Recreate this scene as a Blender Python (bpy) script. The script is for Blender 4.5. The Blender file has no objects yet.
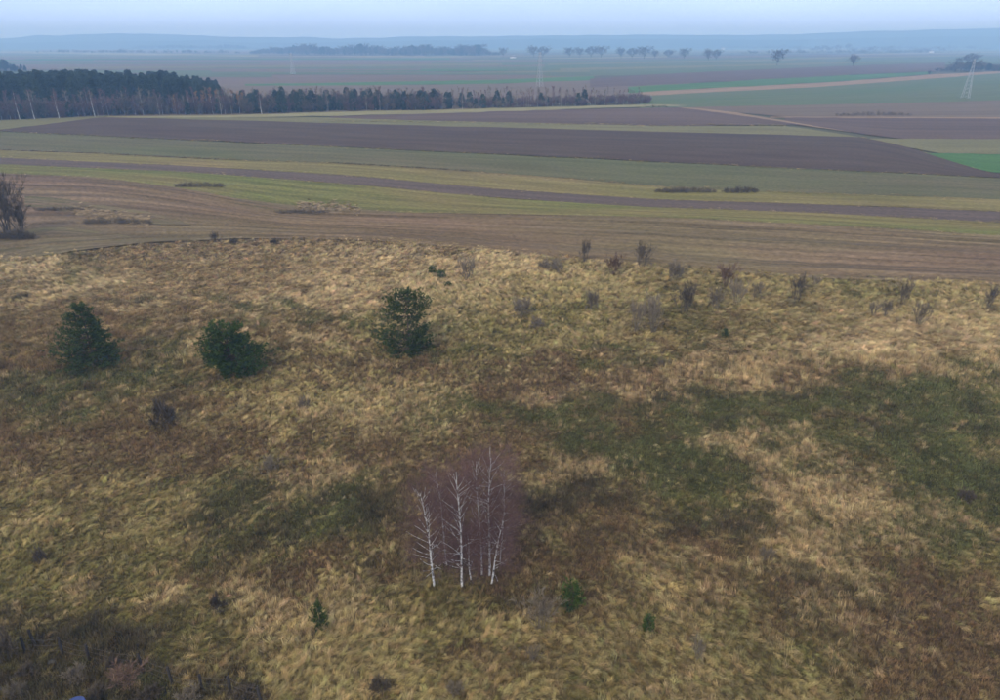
import bpy, math, random
import numpy as np
from math import radians as R, sin, cos, pi

# ------------------------------------------------------------------ camera, sky, sun, exposure
H = 32.0                      # drone height above the meadow
FPX = 700.0                   # focal length for a 1000 px wide picture
PITCH = math.atan(308.0 / FPX)
scene = bpy.context.scene
cam_data = bpy.data.cameras.new('camera')
cam_data.sensor_width = 36.0
cam_data.lens = 36.0 * FPX / 1000.0
cam_data.clip_start = 0.5
cam_data.clip_end = 60000.0
cam = bpy.data.objects.new('camera', cam_data)
scene.collection.objects.link(cam)
cam.location = (0, 0, H)
cam.rotation_euler = (pi / 2 - PITCH, 0, 0)
scene.camera = cam

SUN_EL, SUN_AZ = R(38), R(205)     # veiled sun behind the camera
world = bpy.data.worlds.new('World')
scene.world = world
world.use_nodes = True
wn, wl = world.node_tree.nodes, world.node_tree.links
wn.clear()
w_out = wn.new('ShaderNodeOutputWorld')
w_bg = wn.new('ShaderNodeBackground')
w_sky = wn.new('ShaderNodeTexSky')
w_sky.sky_type = 'NISHITA'
w_sky.sun_disc = False
w_sky.sun_elevation = SUN_EL
w_sky.sun_rotation = SUN_AZ
w_sky.air_density = 1.0
w_sky.dust_density = 2.0
w_tc = wn.new('ShaderNodeTexCoord')
w_sep = wn.new('ShaderNodeSeparateXYZ')
wl.new(w_tc.outputs['Generated'], w_sep.inputs[0])
w_ramp = wn.new('ShaderNodeValToRGB')      # overcast layer: pale at the horizon, a little denser overhead
w_ramp.color_ramp.elements[0].position = 0.0
w_ramp.color_ramp.elements[0].color = (8.5, 11.9, 22.0, 1)
w_ramp.color_ramp.elements[1].position = 0.75
w_ramp.color_ramp.elements[1].color = (9.2, 9.2, 9.6, 1)
w_el = w_ramp.color_ramp.elements.new(0.3)
w_el.color = (8.8, 11.2, 18.0, 1)
wl.new(w_sep.outputs['Z'], w_ramp.inputs[0])
w_cl = wn.new('ShaderNodeTexNoise')
w_cl.inputs['Scale'].default_value = 2.2
w_cl.inputs['Detail'].default_value = 4
w_map = wn.new('ShaderNodeMapping')
w_map.inputs['Scale'].default_value = (1, 1, 6)
wl.new(w_tc.outputs['Generated'], w_map.inputs[0])
wl.new(w_map.outputs[0], w_cl.inputs['Vector'])
w_mr = wn.new('ShaderNodeMapRange')
w_mr.inputs[1].default_value = 0.3
w_mr.inputs[2].default_value = 0.7
w_mr.inputs[3].default_value = 0.9
w_mr.inputs[4].default_value = 1.1
wl.new(w_cl.outputs[0], w_mr.inputs[0])
w_mul = wn.new('ShaderNodeMix')
w_mul.data_type = 'RGBA'
w_mul.blend_type = 'MULTIPLY'
w_mul.inputs[0].default_value = 1.0
wl.new(w_ramp.outputs[0], w_mul.inputs[6])
wl.new(w_mr.outputs[0], w_mul.inputs[7])
w_mix = wn.new('ShaderNodeMix')
w_mix.data_type = 'RGBA'
w_mix.inputs[0].default_value = 0.82
wl.new(w_sky.outputs[0], w_mix.inputs[6])
wl.new(w_mul.outputs[2], w_mix.inputs[7])
wl.new(w_mix.outputs[2], w_bg.inputs[0])
w_bg.inputs[1].default_value = 0.1
wl.new(w_bg.outputs[0], w_out.inputs[0])

sun_data = bpy.data.lights.new('sun', 'SUN')
sun_data.energy = 1.4
sun_data.angle = R(22)
sun_data.color = (1.0, 0.88, 0.66)
sun = bpy.data.objects.new('sun', sun_data)
scene.collection.objects.link(sun)
sun.rotation_euler = (pi / 2 - SUN_EL, 0, pi - SUN_AZ)

vs = scene.view_settings
vs.view_transform = 'Standard'
vs.look = 'None'
vs.exposure = 0.14
vs.gamma = 1.0
vs.use_curve_mapping = False
cy = scene.cycles
cy.max_bounces = 8
cy.diffuse_bounces = 2
cy.glossy_bounces = 1
cy.transmission_bounces = 2
cy.volume_bounces = 6
cy.transparent_max_bounces = 4
cy.caustics_reflective = False
cy.caustics_refractive = False
cy.use_denoising = True

# ------------------------------------------------------------------ geometry helpers
rng = np.random.default_rng(7)
random.seed(7)
SP, CP = sin(PITCH), cos(PITCH)

def relief(x, y):
    """Height of the land: a softly rolling meadow and first field, flat plain farther out."""
    x = np.asarray(x, float); y = np.asarray(y, float)
    d = np.hypot(x, y)
    fade = np.clip((230 - d) / 90, 0, 1)
    fade = fade * fade * (3 - 2 * fade)
    big = 0.45 * np.sin(x * .043 + 1.1) * np.cos(y * .05 + .4) + 0.3 * np.sin(x * .02 - y * .031 + 2)
    f2 = np.clip((135 - d) / 30, 0, 1)
    small = (0.09 * np.sin(x * .55 + 1.7 * np.sin(y * .23)) * np.cos(y * .61 + 1.1 * np.sin(x * .19))
             + 0.06 * np.sin(x * 1.13 + y * .71 + 2 * np.sin(y * .11)) + .04 * np.sin(1.7 * y - .9 * x + 1.4 * np.sin(x * .31)))
    return fade * (big + small * f2)

def at(px, py, it=5):
    """Point of the land that the photograph shows at pixel (px, py)."""
    px = np.asarray(px, float); py = np.asarray(py, float)
    a = (px - 500) / FPX
    b = -(py - 350) / FPX
    dx = a
    dy = b * SP + CP
    dz = b * CP - SP
    z = np.zeros_like(a * b)
    for _ in range(it):
        t = (H - z) / -dz
        z = relief(dx * t, dy * t)
    t = (H - z) / -dz
    return np.stack([dx * t, dy * t, z], -1)

def to_px(x, y, z=0.0):
    dep = y * CP + (H - z) * SP
    up = y * SP - (H - z) * CP
    return 500 + FPX * x / dep, 350 - FPX * up / dep

def height_to(P, ytop):
    k = (350 - ytop) / FPX
    D = P[1] * (SP - k * CP) / (CP + k * SP)
    return float(H - D - P[2])

def px_size(P):
    return float((P[1] * CP + (H - P[2]) * SP) / FPX)

def link(o):
    scene.collection.objects.link(o)
    return o

def tag(o, label=None, category=None, group=None, kind=None):
    if label: o['label'] = label
    if category: o['category'] = category
    if group: o['group'] = group
    if kind: o['kind'] = kind
    return o

def np_mesh(name, verts, faces, mat=None, tint=None, uv=None, smooth=False):
    """faces: list of (n,k) int arrays."""
    if isinstance(faces, np.ndarray): faces = [faces]
    faces = [f for f in faces if len(f)]
    me = bpy.data.meshes.new(name)
    nv = len(verts)
    loops = np.concatenate([f.ravel() for f in faces]) if faces else np.zeros(0, int)
    tot = np.concatenate([np.full(len(f), f.shape[1]) for f in faces]) if faces else np.zeros(0, int)
    start = np.concatenate([[0], np.cumsum(tot)[:-1]]) if len(tot) else tot
    me.vertices.add(nv)
    me.vertices.foreach_set('co', np.asarray(verts, np.float32).ravel())
    me.loops.add(len(loops))
    me.loops.foreach_set('vertex_index', loops.astype(np.int32))
    me.polygons.add(len(tot))
    me.polygons.foreach_set('loop_start', start.astype(np.int32))
    me.polygons.foreach_set('loop_total', tot.astype(np.int32))
    if smooth:
        me.polygons.foreach_set('use_smooth', np.ones(len(tot), bool))
    if uv is not None:
        l = me.uv_layers.new(name='UVMap')
        l.data.foreach_set('uv', np.asarray(uv, np.float32)[loops].ravel())
    if tint is not None:
        tint = np.asarray(tint, np.float32)
        if tint.ndim == 1:
            a = me.attributes.new('tint', 'FLOAT', 'POINT'); a.data.foreach_set('value', tint)
        else:
            a = me.attributes.new('tint', 'FLOAT_COLOR', 'POINT')
            a.data.foreach_set('color', np.concatenate([tint, np.ones((nv, 1), np.float32)], 1).ravel())
    me.update(calc_edges=True)
    me.validate()
    if mat: me.materials.append(mat)
    return me

class Geo:
    """Collects tapered tube segments and blades and turns them into one mesh."""
    def __init__(self): self.v = []; self.f3 = []; self.f4 = []; self.t = []; self.n = 0
    def _add(self, v, f, t):
        (self.f3 if f.shape[1] == 3 else self.f4).append(f + self.n)
        self.v.append(v); self.t.append(t); self.n += len(v)
    def segs(self, A, B, ra, rb, sides=4, tint=None):
        A = np.asarray(A, float).reshape(-1, 3); B = np.asarray(B, float).reshape(-1, 3)
        n = len(A)
        if n == 0: return
        ra = np.broadcast_to(np.asarray(ra, float), (n,)); rb = np.broadcast_to(np.asarray(rb, float), (n,))
        D = B - A; D = D / (np.linalg.norm(D, axis=1, keepdims=True) + 1e-9)
        ref = np.where(np.abs(D[:, 2:3]) > .9, np.array([[1., 0, 0]]), np.array([[0, 0, 1.]]))
        U = np.cross(D, ref); U /= np.linalg.norm(U, axis=1, keepdims=True) + 1e-9
        V = np.cross(D, U)
        ang = np.arange(sides) * 2 * pi / sides
        ring = U[:, None] * np.cos(ang)[None, :, None] + V[:, None] * np.sin(ang)[None, :, None]
        v = np.concatenate([A[:, None] + ring * ra[:, None, None], B[:, None] + ring * rb[:, None, None]], 1)
        i = np.arange(sides); j = (i + 1) % sides
        q = np.stack([i, j, j + sides, i + sides], 1)
        f = (q[None] + (np.arange(n) * 2 * sides)[:, None, None]).reshape(-1, 4)
        t = np.zeros(n) if tint is None else np.broadcast_to(np.asarray(tint, float), (n,))
        self._add(v.reshape(-1, 3), f, np.repeat(t, 2 * sides))
    def blades(self, P, D, L, W, tint=None, droop=0.0, quad=False):
        """flat tapering blades from P along D; W is the width at the base."""
        P = np.asarray(P, float); D = np.asarray(D, float); n = len(P)
        if n == 0: return
        D = D / (np.linalg.norm(D, axis=1, keepdims=True) + 1e-9)
        rv = rng.normal(size=(n, 3))
        U = np.cross(D, rv); U /= np.linalg.norm(U, axis=1, keepdims=True) + 1e-9
        L = np.broadcast_to(np.asarray(L, float), (n,))[:, None]; W = np.broadcast_to(np.asarray(W, float), (n,))[:, None]
        T = P + D * L
        T[:, 2] -= droop * L[:, 0]
        t = np.zeros(n) if tint is None else np.broadcast_to(np.asarray(tint, float), (n,))
        if quad:
            M = P + D * L * .5
            v = np.stack([P, M + U * W * .5, T, M - U * W * .5], 1).reshape(-1, 3)
            self._add(v, np.arange(n * 4).reshape(-1, 4), np.repeat(t, 4))
        else:
            v = np.stack([P - U * W * .5, P + U * W * .5, T], 1).reshape(-1, 3)
            self._add(v, np.arange(n * 3).reshape(-1, 3), np.repeat(t, 3))
    def mesh(self, name, mat):
        fs = []
        if self.f3: fs.append(np.concatenate(self.f3))
        if self.f4: fs.append(np.concatenate(self.f4))
        return np_mesh(name, np.concatenate(self.v), fs, mat, np.concatenate(self.t))

# ------------------------------------------------------------------ materials
def new_mat(name, rough=.9, spec=.15):
    m = bpy.data.materials.new(name); m.use_nodes = True
    b = m.node_tree.nodes['Principled BSDF']
    b.inputs['Roughness'].default_value = rough
    b.inputs['Specular IOR Level'].default_value = spec
    return m, m.node_tree.nodes, m.node_tree.links, b

def node(ns, kind, **kw):
    n = ns.new(kind)
    for k, v in kw.items(): setattr(n, k, v)
    return n

def mixc(ns, ls, fac, a, b, blend='MIX'):
    n = ns.new('ShaderNodeMix'); n.data_type = 'RGBA'; n.blend_type = blend
    for s, x in ((0, fac), (6, a), (7, b)):
        if isinstance(x, bpy.types.NodeSocket): ls.new(x, n.inputs[s])
        elif s == 0: n.inputs[0].default_value = x
        else: n.inputs[s].default_value = tuple(x) + (1,)
    return n.outputs[2]

def noise(ns, ls, vec, scale, detail=3, rough=.55, mscale=None, lo=None, hi=None):
    if mscale is not None:
        mp = ns.new('ShaderNodeMapping'); mp.inputs['Scale'].default_value = mscale
        ls.new(vec, mp.inputs[0]); vec = mp.outputs[0]
    n = ns.new('ShaderNodeTexNoise'); n.inputs['Scale'].default_value = scale
    n.inputs['Detail'].default_value = detail; n.inputs['Roughness'].default_value = rough
    ls.new(vec, n.inputs['Vector'])
    if lo is None: return n.outputs[0]
    r = ns.new('ShaderNodeMapRange'); r.inputs[1].default_value = lo; r.inputs[2].default_value = hi
    ls.new(n.outputs[0], r.inputs[0])
    return r.outputs[0]

def plant_mat(name, c_dark, c_light, objvar=.25, rough=.85):
    """colour between c_dark and c_light by the 'tint' of each blade, with a shift per plant."""
    m, ns, ls, b = new_mat(name, rough, .12)
    a = node(ns, 'ShaderNodeAttribute', attribute_name='tint')
    col = mixc(ns, ls, a.outputs['Fac'], c_dark, c_light)
    oi = ns.new('ShaderNodeObjectInfo')
    r = ns.new('ShaderNodeMapRange'); r.inputs[3].default_value = 1 - objvar; r.inputs[4].default_value = 1 + objvar
    ls.new(oi.outputs['Random'], r.inputs[0])
    col = mixc(ns, ls, 1.0, col, r.outputs[0], 'MULTIPLY')
    ls.new(col, b.inputs['Base Color'])
    return m

def instance_mat(name, rough=.85):
    """colour of each tussock from the scattered point, varied along its blades."""
    m, ns, ls, b = new_mat(name, rough, .1)
    a = node(ns, 'ShaderNodeAttribute', attribute_name='col', attribute_type='INSTANCER')
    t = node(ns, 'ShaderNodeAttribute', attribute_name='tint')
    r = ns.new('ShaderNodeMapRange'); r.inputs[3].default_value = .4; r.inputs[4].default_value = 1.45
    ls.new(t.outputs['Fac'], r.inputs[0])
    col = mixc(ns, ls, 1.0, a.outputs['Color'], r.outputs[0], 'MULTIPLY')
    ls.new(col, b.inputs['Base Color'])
    return m

def field_mat(name, c1, c2, row=2.0, streak=.35, c3=None, patch=.02, bump=.3, rowfac=.35, longs=.012):
    """soil or crop: long streaks along the rows (UV in metres), cloudy patches, fine clods."""
    m, ns, ls, b = new_mat(name, .95, .08)
    c1, c2 = [tuple(np.array(q) * (1.03, .94, .76)) for q in (c1, c2)]
    if c3 is not None: c3 = tuple(np.array(c3) * (1.03, .94, .76))
    uv = ns.new('ShaderNodeUVMap')
    st = noise(ns, ls, uv.outputs[0], 1.0, 4, .6, (longs, streak, 1), .3, .7)
    rw = noise(ns, ls, uv.outputs[0], 1.0, 2, .5, (longs * 2.5, 1 / row, 1), .35, .65)
    pt = noise(ns, ls, uv.outputs[0], 1.0, 4, .6, (patch, patch * 2.2, 1), .35, .65)
    fine = noise(ns, ls, uv.outputs[0], 1.0, 3, .7, (.9, 1.4, 1), .25, .75)
    col = mixc(ns, ls, st, c1, c2)
    if c3 is not None:
        col = mixc(ns, ls, pt, col, c3)
    dk = ns.new('ShaderNodeMapRange'); dk.inputs[3].default_value = 1 - rowfac; dk.inputs[4].default_value = 1 + rowfac * .7
    ls.new(rw, dk.inputs[0])
    col = mixc(ns, ls, 1.0, col, dk.outputs[0], 'MULTIPLY')
    d2 = ns.new('ShaderNodeMapRange'); d2.inputs[3].default_value = .66; d2.inputs[4].default_value = 1.34
    ls.new(fine, d2.inputs[0])
    col = mixc(ns, ls, 1.0, col, d2.outputs[0], 'MULTIPLY')
    ls.new(col, b.inputs['Base Color'])
    bp = ns.new('ShaderNodeBump'); bp.inputs['Strength'].default_value = bump; bp.inputs['Distance'].default_value = .15
    ls.new(fine, bp.inputs['Height']); ls.new(bp.outputs[0], b.inputs['Normal'])
    return m

def poly_y(pts, x):
    pts = sorted(pts); xs = [p[0] for p in pts]; ys = [p[1] for p in pts]
    y = np.interp(x, xs, ys)
    if len(xs) > 1:
        s0 = (ys[1] - ys[0]) / (xs[1] - xs[0]); s1 = (ys[-1] - ys[-2]) / (xs[-1] - xs[-2])
        y = np.where(x < xs[0], ys[0] + s0 * (x - xs[0]), y); y = np.where(x > xs[-1], ys[-1] + s1 * (x - xs[-1]), y)
    return y

# ------------------------------------------------------------------ what grows where in the meadow
# kinds: 0 straw, 1 dry tan, 2 rusty brown, 3 olive green, 4 dark green, 5 dark weeds
KIND_COL = np.array([(.385, .305, .165), (.55, .415, .275), (.235, .16, .1), (.21, .18, .078), (.108, .114, .054), (.1, .083, .06)])
KIND_COL = KIND_COL * np.array([1.0, .97, .72])
SOIL_COL = np.array([(.11, .08, .036), (.12, .085, .048), (.075, .05, .03), (.078, .067, .028), (.052, .054, .027), (.048, .04, .03)])
BLOBS = [  # picture x, y, half width, half height, kind, weight
    (250, 264, 210, 26, 1, 3.6), (420, 255, 120, 12, 1, 1.5), (900, 340, 120, 24, 1, .8), (330, 285, 120, 18, 1, 1.4), (420, 262, 60, 16, 1, .9), (350, 250, 120, 8, 0, .7), (70, 262, 80, 14, 4, .55), (60, 250, 70, 9, 3, .9),
    (600, 285, 170, 25, 0, 1.2), (820, 300, 190, 30, 0, 1.2), (900, 345, 130, 22, 1, 1.0), (860, 285, 60, 10, 3, 1.2), (700, 310, 70, 30, 3, .8),
    (520, 320, 90, 14, 3, 1.0), (560, 340, 120, 8, 0, .8), (470, 300, 60, 14, 0, .9), (340, 305, 90, 10, 1, .8), (310, 312, 70, 7, 4, 1.0),
    (200, 300, 170, 10, 1, .9), (130, 325, 110, 16, 2, 1.1), (180, 335, 120, 10, 1, .7), (300, 345, 60, 26, 2, .9), (170, 345, 30, 14, 4, .8), (50, 350, 60, 25, 2, 1.0),
    (560, 375, 170, 18, 2, 1.5), (580, 388, 40, 8, 1, 1.6), (720, 378, 70, 12, 1, 1.6), (820, 372, 60, 12, 2, 1.2), (500, 352, 130, 8, 3, .6),
    (330, 390, 100, 30, 0, 1.1), (380, 405, 60, 24, 1, .9), (270, 385, 60, 20, 3, .7), (60, 400, 70, 22, 4, 1.0), (120, 440, 130, 22, 2, 1.7),
    (200, 405, 70, 22, 2, 1.0), (160, 412, 24, 12, 5, .9), (20, 385, 40, 20, 5, .6), (100, 375, 60, 10, 4, 1.2),
    (500, 410, 90, 18, 4, 1.3), (640, 420, 90, 18, 4, .9), (700, 400, 60, 10, 4, .9), (900, 410, 140, 28, 4, 1.7), (960, 450, 70, 50, 4, 1.5),
    (720, 470, 90, 28, 4, 2.0), (640, 455, 60, 14, 4, 1.2), (690, 470, 50, 16, 3, .9), (830, 450, 60, 16, 3, .6), (860, 470, 50, 16, 2, .9), (920, 520, 70, 40, 4, 1.1), (930, 480, 40, 15, 3, .7),
    (720, 440, 40, 9, 1, 1.8), (790, 452, 40, 9, 1, 1.3), (830, 520, 62, 34, 1, 2.4), (840, 490, 40, 14, 1, 1.2), (570, 465, 40, 14, 1, 1.5), (535, 452, 30, 10, 0, .8), (632, 510, 13, 12, 0, 1.8), (600, 480, 30, 10, 1, .7),
    (610, 535, 100, 26, 2, 2.1), (590, 510, 60, 22, 5, 1.4), (700, 520, 60, 22, 5, 1.3), (740, 505, 40, 16, 4, .8), (690, 555, 80, 14, 2, 1.2), (560, 440, 80, 22, 2, 1.0),
    (420, 440, 60, 20, 2, .9), (330, 472, 50, 14, 1, 1.6), (300, 495, 70, 26, 4, 1.5), (250, 520, 40, 34, 5, 1.5), (235, 550, 28, 26, 4, 1.6), (380, 510, 60, 20, 5, 1.4), (340, 520, 50, 14, 4, 1.0), (220, 470, 70, 18, 2, 1.1),
    (460, 580, 60, 40, 5, 1.1), (440, 540, 50, 40, 2, 1.0), (470, 600, 60, 14, 4, .8), (540, 600, 50, 20, 2, 1.2),
    (90, 520, 130, 70, 0, .55), (140, 480, 110, 26, 0, .5), (80, 540, 120, 60, 3, .6), (60, 500, 90, 40, 2, .5), (60, 580, 80, 40, 3, .8), (180, 600, 60, 18, 1, 1.1), (150, 570, 90, 40, 3, .6), (250, 605, 40, 18, 1, 1.2), (210, 570, 60, 30, 2, .9), (300, 570, 60, 24, 2, .9),
    (370, 650, 120, 50, 0, 1.3), (330, 620, 60, 30, 1, .7), (420, 640, 60, 30, 3, .8), (640, 660, 150, 60, 0, 1.3), (690, 630, 60, 30, 1, .8), (600, 680, 80, 30, 3, .9), (760, 640, 80, 40, 3, .8), (700, 690, 80, 20, 1, .8), (560, 570, 60, 18, 4, .5),
    (780, 600, 70, 18, 2, 1.4), (740, 575, 60, 12, 1, .8), (850, 630, 60, 30, 1, .7), (900, 600, 70, 30, 2, 1.3), (950, 660, 80, 60, 2, 1.9), (880, 680, 60, 30, 5, .6), (830, 590, 60, 20, 5, .8), (980, 570, 40, 30, 3, .7), (800, 700, 60, 20, 0, .8),
    (480, 670, 40, 20, 2, .8), (200, 640, 60, 16, 3, 1.2), (130, 640, 40, 12, 3, 1.6), (230, 660, 40, 12, 2, .9),
    (40, 690, 80, 34, 5, 3.0), (150, 690, 90, 18, 5, 2.6), (250, 700, 70, 14, 5, 1.6), (60, 680, 24, 12, 3, 2.4), (40, 696, 22, 8, 4, 3.2), (160, 692, 30, 10, 4, 3.6), (20, 660, 24, 10, 3, 2.0), (90, 665, 60, 12, 5, 2.0),
    (30, 470, 50, 20, 2, .8), (50, 640, 80, 14, 5, .9),
]
BX = np.array([b[:4] for b in BLOBS]); BK = np.array([b[4] for b in BLOBS]); BW = np.array([b[5] for b in BLOBS])

STROKES = [  # picture line, half width, kind, weight
    ([(205, 296), (260, 303), (300, 312), (345, 326)], 3.5, 4, 2.2), ([(430, 352), (560, 356), (700, 350), (860, 356)], 2.2, 4, 1.2), ([(640, 398), (760, 392), (860, 400), (1000, 412)], 2.6, 5, 1.2),
    ([(700, 412), (850, 420), (1000, 436)], 2.6, 5, 1.3), ([(620, 432), (700, 446), (760, 462)], 3, 5, 1.2), ([(0, 296), (90, 292), (200, 296)], 2, 5, 1.0), ([(280, 250), (400, 262), (520, 285)], 2, 2, 1.4),
    ([(500, 500), (560, 512), (640, 560)], 5, 5, 1.2), ([(760, 560), (860, 580), (1000, 640)], 5, 5, 1.0), ([(0, 430), (90, 425), (180, 432)], 4, 2, 1.2), ([(120, 268), (200, 262), (320, 266)], 1.6, 2, 1.5), ([(350, 274), (460, 292), (600, 300)], 1.8, 3, 1.3),
    ([(620, 340), (760, 336), (990, 350)], 1.8, 2, 1.3), ([(700, 318), (850, 322), (990, 330)], 1.6, 2, 1.0)]

def vnoise(x, y, seed, oct=3):
    r = np.random.default_rng(seed); s = np.zeros_like(x); amp = 1.0; f = 1.0
    for _ in range(oct):
        for _ in range(3):
            a = r.uniform(0, 2 * pi); k = r.uniform(.7, 1.4) * f; ph = r.uniform(0, 6.3); k2 = r.uniform(.6, 1.2) * f; ph2 = r.uniform(0, 6.3)
            u = x * cos(a) + y * sin(a); w = -x * sin(a) + y * cos(a)
            s += amp * np.sin(k * u + ph + 1.5 * np.sin(k2 * w + ph2)) / 3
        amp *= .55; f *= 2.1
    return s

def kind_weights(x, y):
    """share of each kind of growth at a point of the meadow."""
    x = np.asarray(x, float); y = np.asarray(y, float)
    sc = 1 + .004 * y
    wx = x + sc * 2.0 * vnoise(x * .35, y * .35, 11); wy = y + sc * 2.6 * vnoise(x * .35, y * .35, 12)
    px, py = to_px(wx, wy)
    w = np.zeros((len(x), 6))
    w[:, 0] = .22; w[:, 1] = .2; w[:, 2] = .36; w[:, 3] = .46; w[:, 4] = .08
    for (bx, by, rx, ry), k, wt in zip(BX, BK, BW):
        g = ((px - bx) / rx) ** 2 + ((py - by) / ry) ** 2
        w[:, k] += 1.5 * wt * np.exp(-g * .9)
    for line, hw_, k, wt in STROKES:
        ly = poly_y(line, px)
        inside = np.clip(np.minimum(px - line[0][0], line[-1][0] - px) / 12 + 1, 0, 1)
        w[:, k] += 1.5 * wt * inside * np.exp(-((py - ly) / hw_) ** 2)
    for k in range(6):
        w[:, k] *= np.clip(1 + .7 * vnoise(x * .5 / sc, y * .5 / sc, 20 + k) + .55 * vnoise(x * 1.6 / sc, y * 1.6 / sc, 30 + k), .06, 3)
    w = w ** 1.5
    return w / w.sum(1, keepdims=True)

# ------------------------------------------------------------------ the ground
def axis(lo, hi, step, far_lo, far_hi, grow=1.25):
    mid = np.arange(lo, hi + step * .5, step)
    out, s, p = [], step, hi
    while p < far_hi:
        s *= grow; p += s; out.append(p)
    left, s, p = [], step, lo
    while p > far_lo:
        s *= grow; p -= s; left.append(p)
    return np.concatenate([left[::-1], mid, out])

gx = axis(-125, 125, .8, -5600, 5600)
gy = axis(18, 175, .8, -1000, 5200)
GX, GY = np.meshgrid(gx, gy)
gv = np.stack([GX.ravel(), GY.ravel(), relief(GX, GY).ravel()], 1)
nx, ny = len(gx), len(gy)
ii = (np.arange(ny - 1)[:, None] * nx + np.arange(nx - 1)[None]).ravel()
gf = np.stack([ii, ii + 1, ii + 1 + nx, ii + nx], 1)
near = (np.abs(gv[:, 0]) < 160) & (gv[:, 1] > 0) & (gv[:, 1] < 190)
gcol = np.tile(np.array([.10, .095, .055]), (len(gv), 1))
gcol[near] = kind_weights(gv[near, 0], gv[near, 1]) @ SOIL_COL
m_ground, ns, ls, b = new_mat('meadow_soil', .95, .05)
a = node(ns, 'ShaderNodeAttribute', attribute_name='tint')
tc = ns.new('ShaderNodeTexCoord')
n1 = noise(ns, ls, tc.outputs['Object'], 1.1, 5, .65, (1, 1, 1), .25, .75)
r = ns.new('ShaderNodeMapRange'); r.inputs[3].default_value = .55; r.inputs[4].default_value = 1.45
ls.new(n1, r.inputs[0])
ls.new(mixc(ns, ls, 1.0, a.outputs['Color'], r.outputs[0], 'MULTIPLY'), b.inputs['Base Color'])
bp = ns.new('ShaderNodeBump'); bp.inputs['Strength'].default_value = .6; bp.inputs['Distance'].default_value = .2
ls.new(n1, bp.inputs['Height']); ls.new(bp.outputs[0], b.inputs['Normal'])
ground = link(bpy.data.objects.new('ground', np_mesh('ground', gv, gf, m_ground, gcol, smooth=True)))
tag(ground, 'rough meadow ground reaching out into the plain', kind='structure')

# ------------------------------------------------------------------ fields
def smooth(y, k=3):
    for _ in range(k):
        y = np.concatenate([[y[0]], (y[:-2] + 2 * y[1:-1] + y[2:]) / 4, [y[-1]]])
    return y

layer_n = [0]
def field(name, label, mat, low, top, x0=-260, x1=1260, nu=90, nv=8, ridge=None, lift=None, wob=.25):
    """a strip of land between two boundary lines; rows run along the strip."""
    layer_n[0] += 1
    s = np.linspace(0, 1, nu)
    xs = x0 + (x1 - x0) * s
    yl = smooth(poly_y(low, xs)); yt = smooth(poly_y(top, xs))
    yt = np.minimum(yt, yl - .05)
    yl = np.maximum(yl, 48.5); yt = np.maximum(yt, 48)
    yl = yl + wob * np.interp(s, np.linspace(0, 1, 40), rng.normal(size=40)); yt = yt + wob * .6 * np.interp(s, np.linspace(0, 1, 40), rng.normal(size=40))
    A = at(xs, yl); B = at(xs, yt)
    v = np.linspace(0, 1, nv)
    P = A[None] + (B - A)[None] * v[:, None, None]
    d = np.hypot(P[..., 0], P[..., 1])
    wid = np.linalg.norm(B - A, axis=1)
    z = relief(P[..., 0], P[..., 1]) + (.03 if lift is None else lift) + .0012 * layer_n[0] * (1 + d / 200)
    V = v[:, None] * np.median(wid) * np.ones((1, nu))
    if ridge is not None:
        fade = np.minimum(1, np.minimum(v, 1 - v) * 30)[:, None]
        z = z + fade * ridge(V + .4 * np.sin(xs * .02)[None], xs[None] * np.ones_like(V))
    P[..., 2] = z
    length = np.concatenate([[0], np.cumsum(np.linalg.norm(np.diff((A + B) / 2, axis=0), axis=1))])
    U = np.broadcast_to(length[None], V.shape)
    idx = (np.arange(nv - 1)[:, None] * nu + np.arange(nu - 1)[None]).ravel()
    f = np.stack([idx, idx + 1, idx + 1 + nu, idx + nu], 1)
    me = np_mesh(name, P.reshape(-1, 3), f, mat, uv=np.stack([U.ravel(), (V + np.zeros_like(U)).ravel()], 1) + layer_n[0] * 37.3, smooth=ridge is not None)
    o = link(bpy.data.objects.new(name, me))
    return tag(o, label, kind='structure')

M = {}
M['plough_near'] = field_mat('plough_near', (.15, .108, .082), (.195, .142, .108), row=2.0, streak=.35, c3=(.165, .14, .085), patch=.012, bump=.8, rowfac=.36, longs=.006)
M['plough_dark'] = field_mat('plough_dark', (.105, .083, .078), (.13, .104, .096), row=3, streak=.15, rowfac=.15)
M['plough_plot'] = field_mat('plough_plot', (.068, .048, .043), (.092, .066, .057), row=6, streak=.06, c3=(.09, .07, .056), patch=.012, rowfac=.15)
M['plough_far'] = field_mat('plough_far', (.14, .105, .09), (.175, .135, .112), row=8, streak=.03, c3=(.15, .13, .1), patch=.004, rowfac=.12, longs=.004)
M['plough_far2'] = field_mat('plough_far2', (.1, .074, .068), (.13, .098, .088), row=8, streak=.03, rowfac=.12, longs=.004)
M['yellow_green'] = field_mat('yellow_green', (.175, .168, .062), (.155, .16, .058), row=3, streak=.3, c3=(.21, .175, .085), patch=.015, rowfac=.22)
M['green'] = field_mat('green', (.15, .165, .05), (.118, .15, .045), row=2, streak=.4, c3=(.19, .165, .072), patch=.02, rowfac=.25)
M['grey_green'] = field_mat('grey_green', (.118, .115, .062), (.14, .125, .078), row=5, streak=.1, c3=(.108, .12, .06), patch=.01, rowfac=.15)
M['olive'] = field_mat('olive', (.15, .155, .08), (.18, .175, .1), row=6, streak=.06, rowfac=.12)
M['far_green'] = field_mat('far_green', (.08, .135, .065), (.105, .155, .08), row=8, streak=.04, c3=(.12, .145, .09), patch=.004, rowfac=.12, longs=.004)
M['bright'] = field_mat('bright', (.06, .145, .05), (.085, .175, .062), row=8, streak=.04, rowfac=.1, longs=.004)
M['tan'] = field_mat('tan', (.24, .18, .13), (.29, .22, .16), row=6, streak=.06, rowfac=.15)
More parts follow.
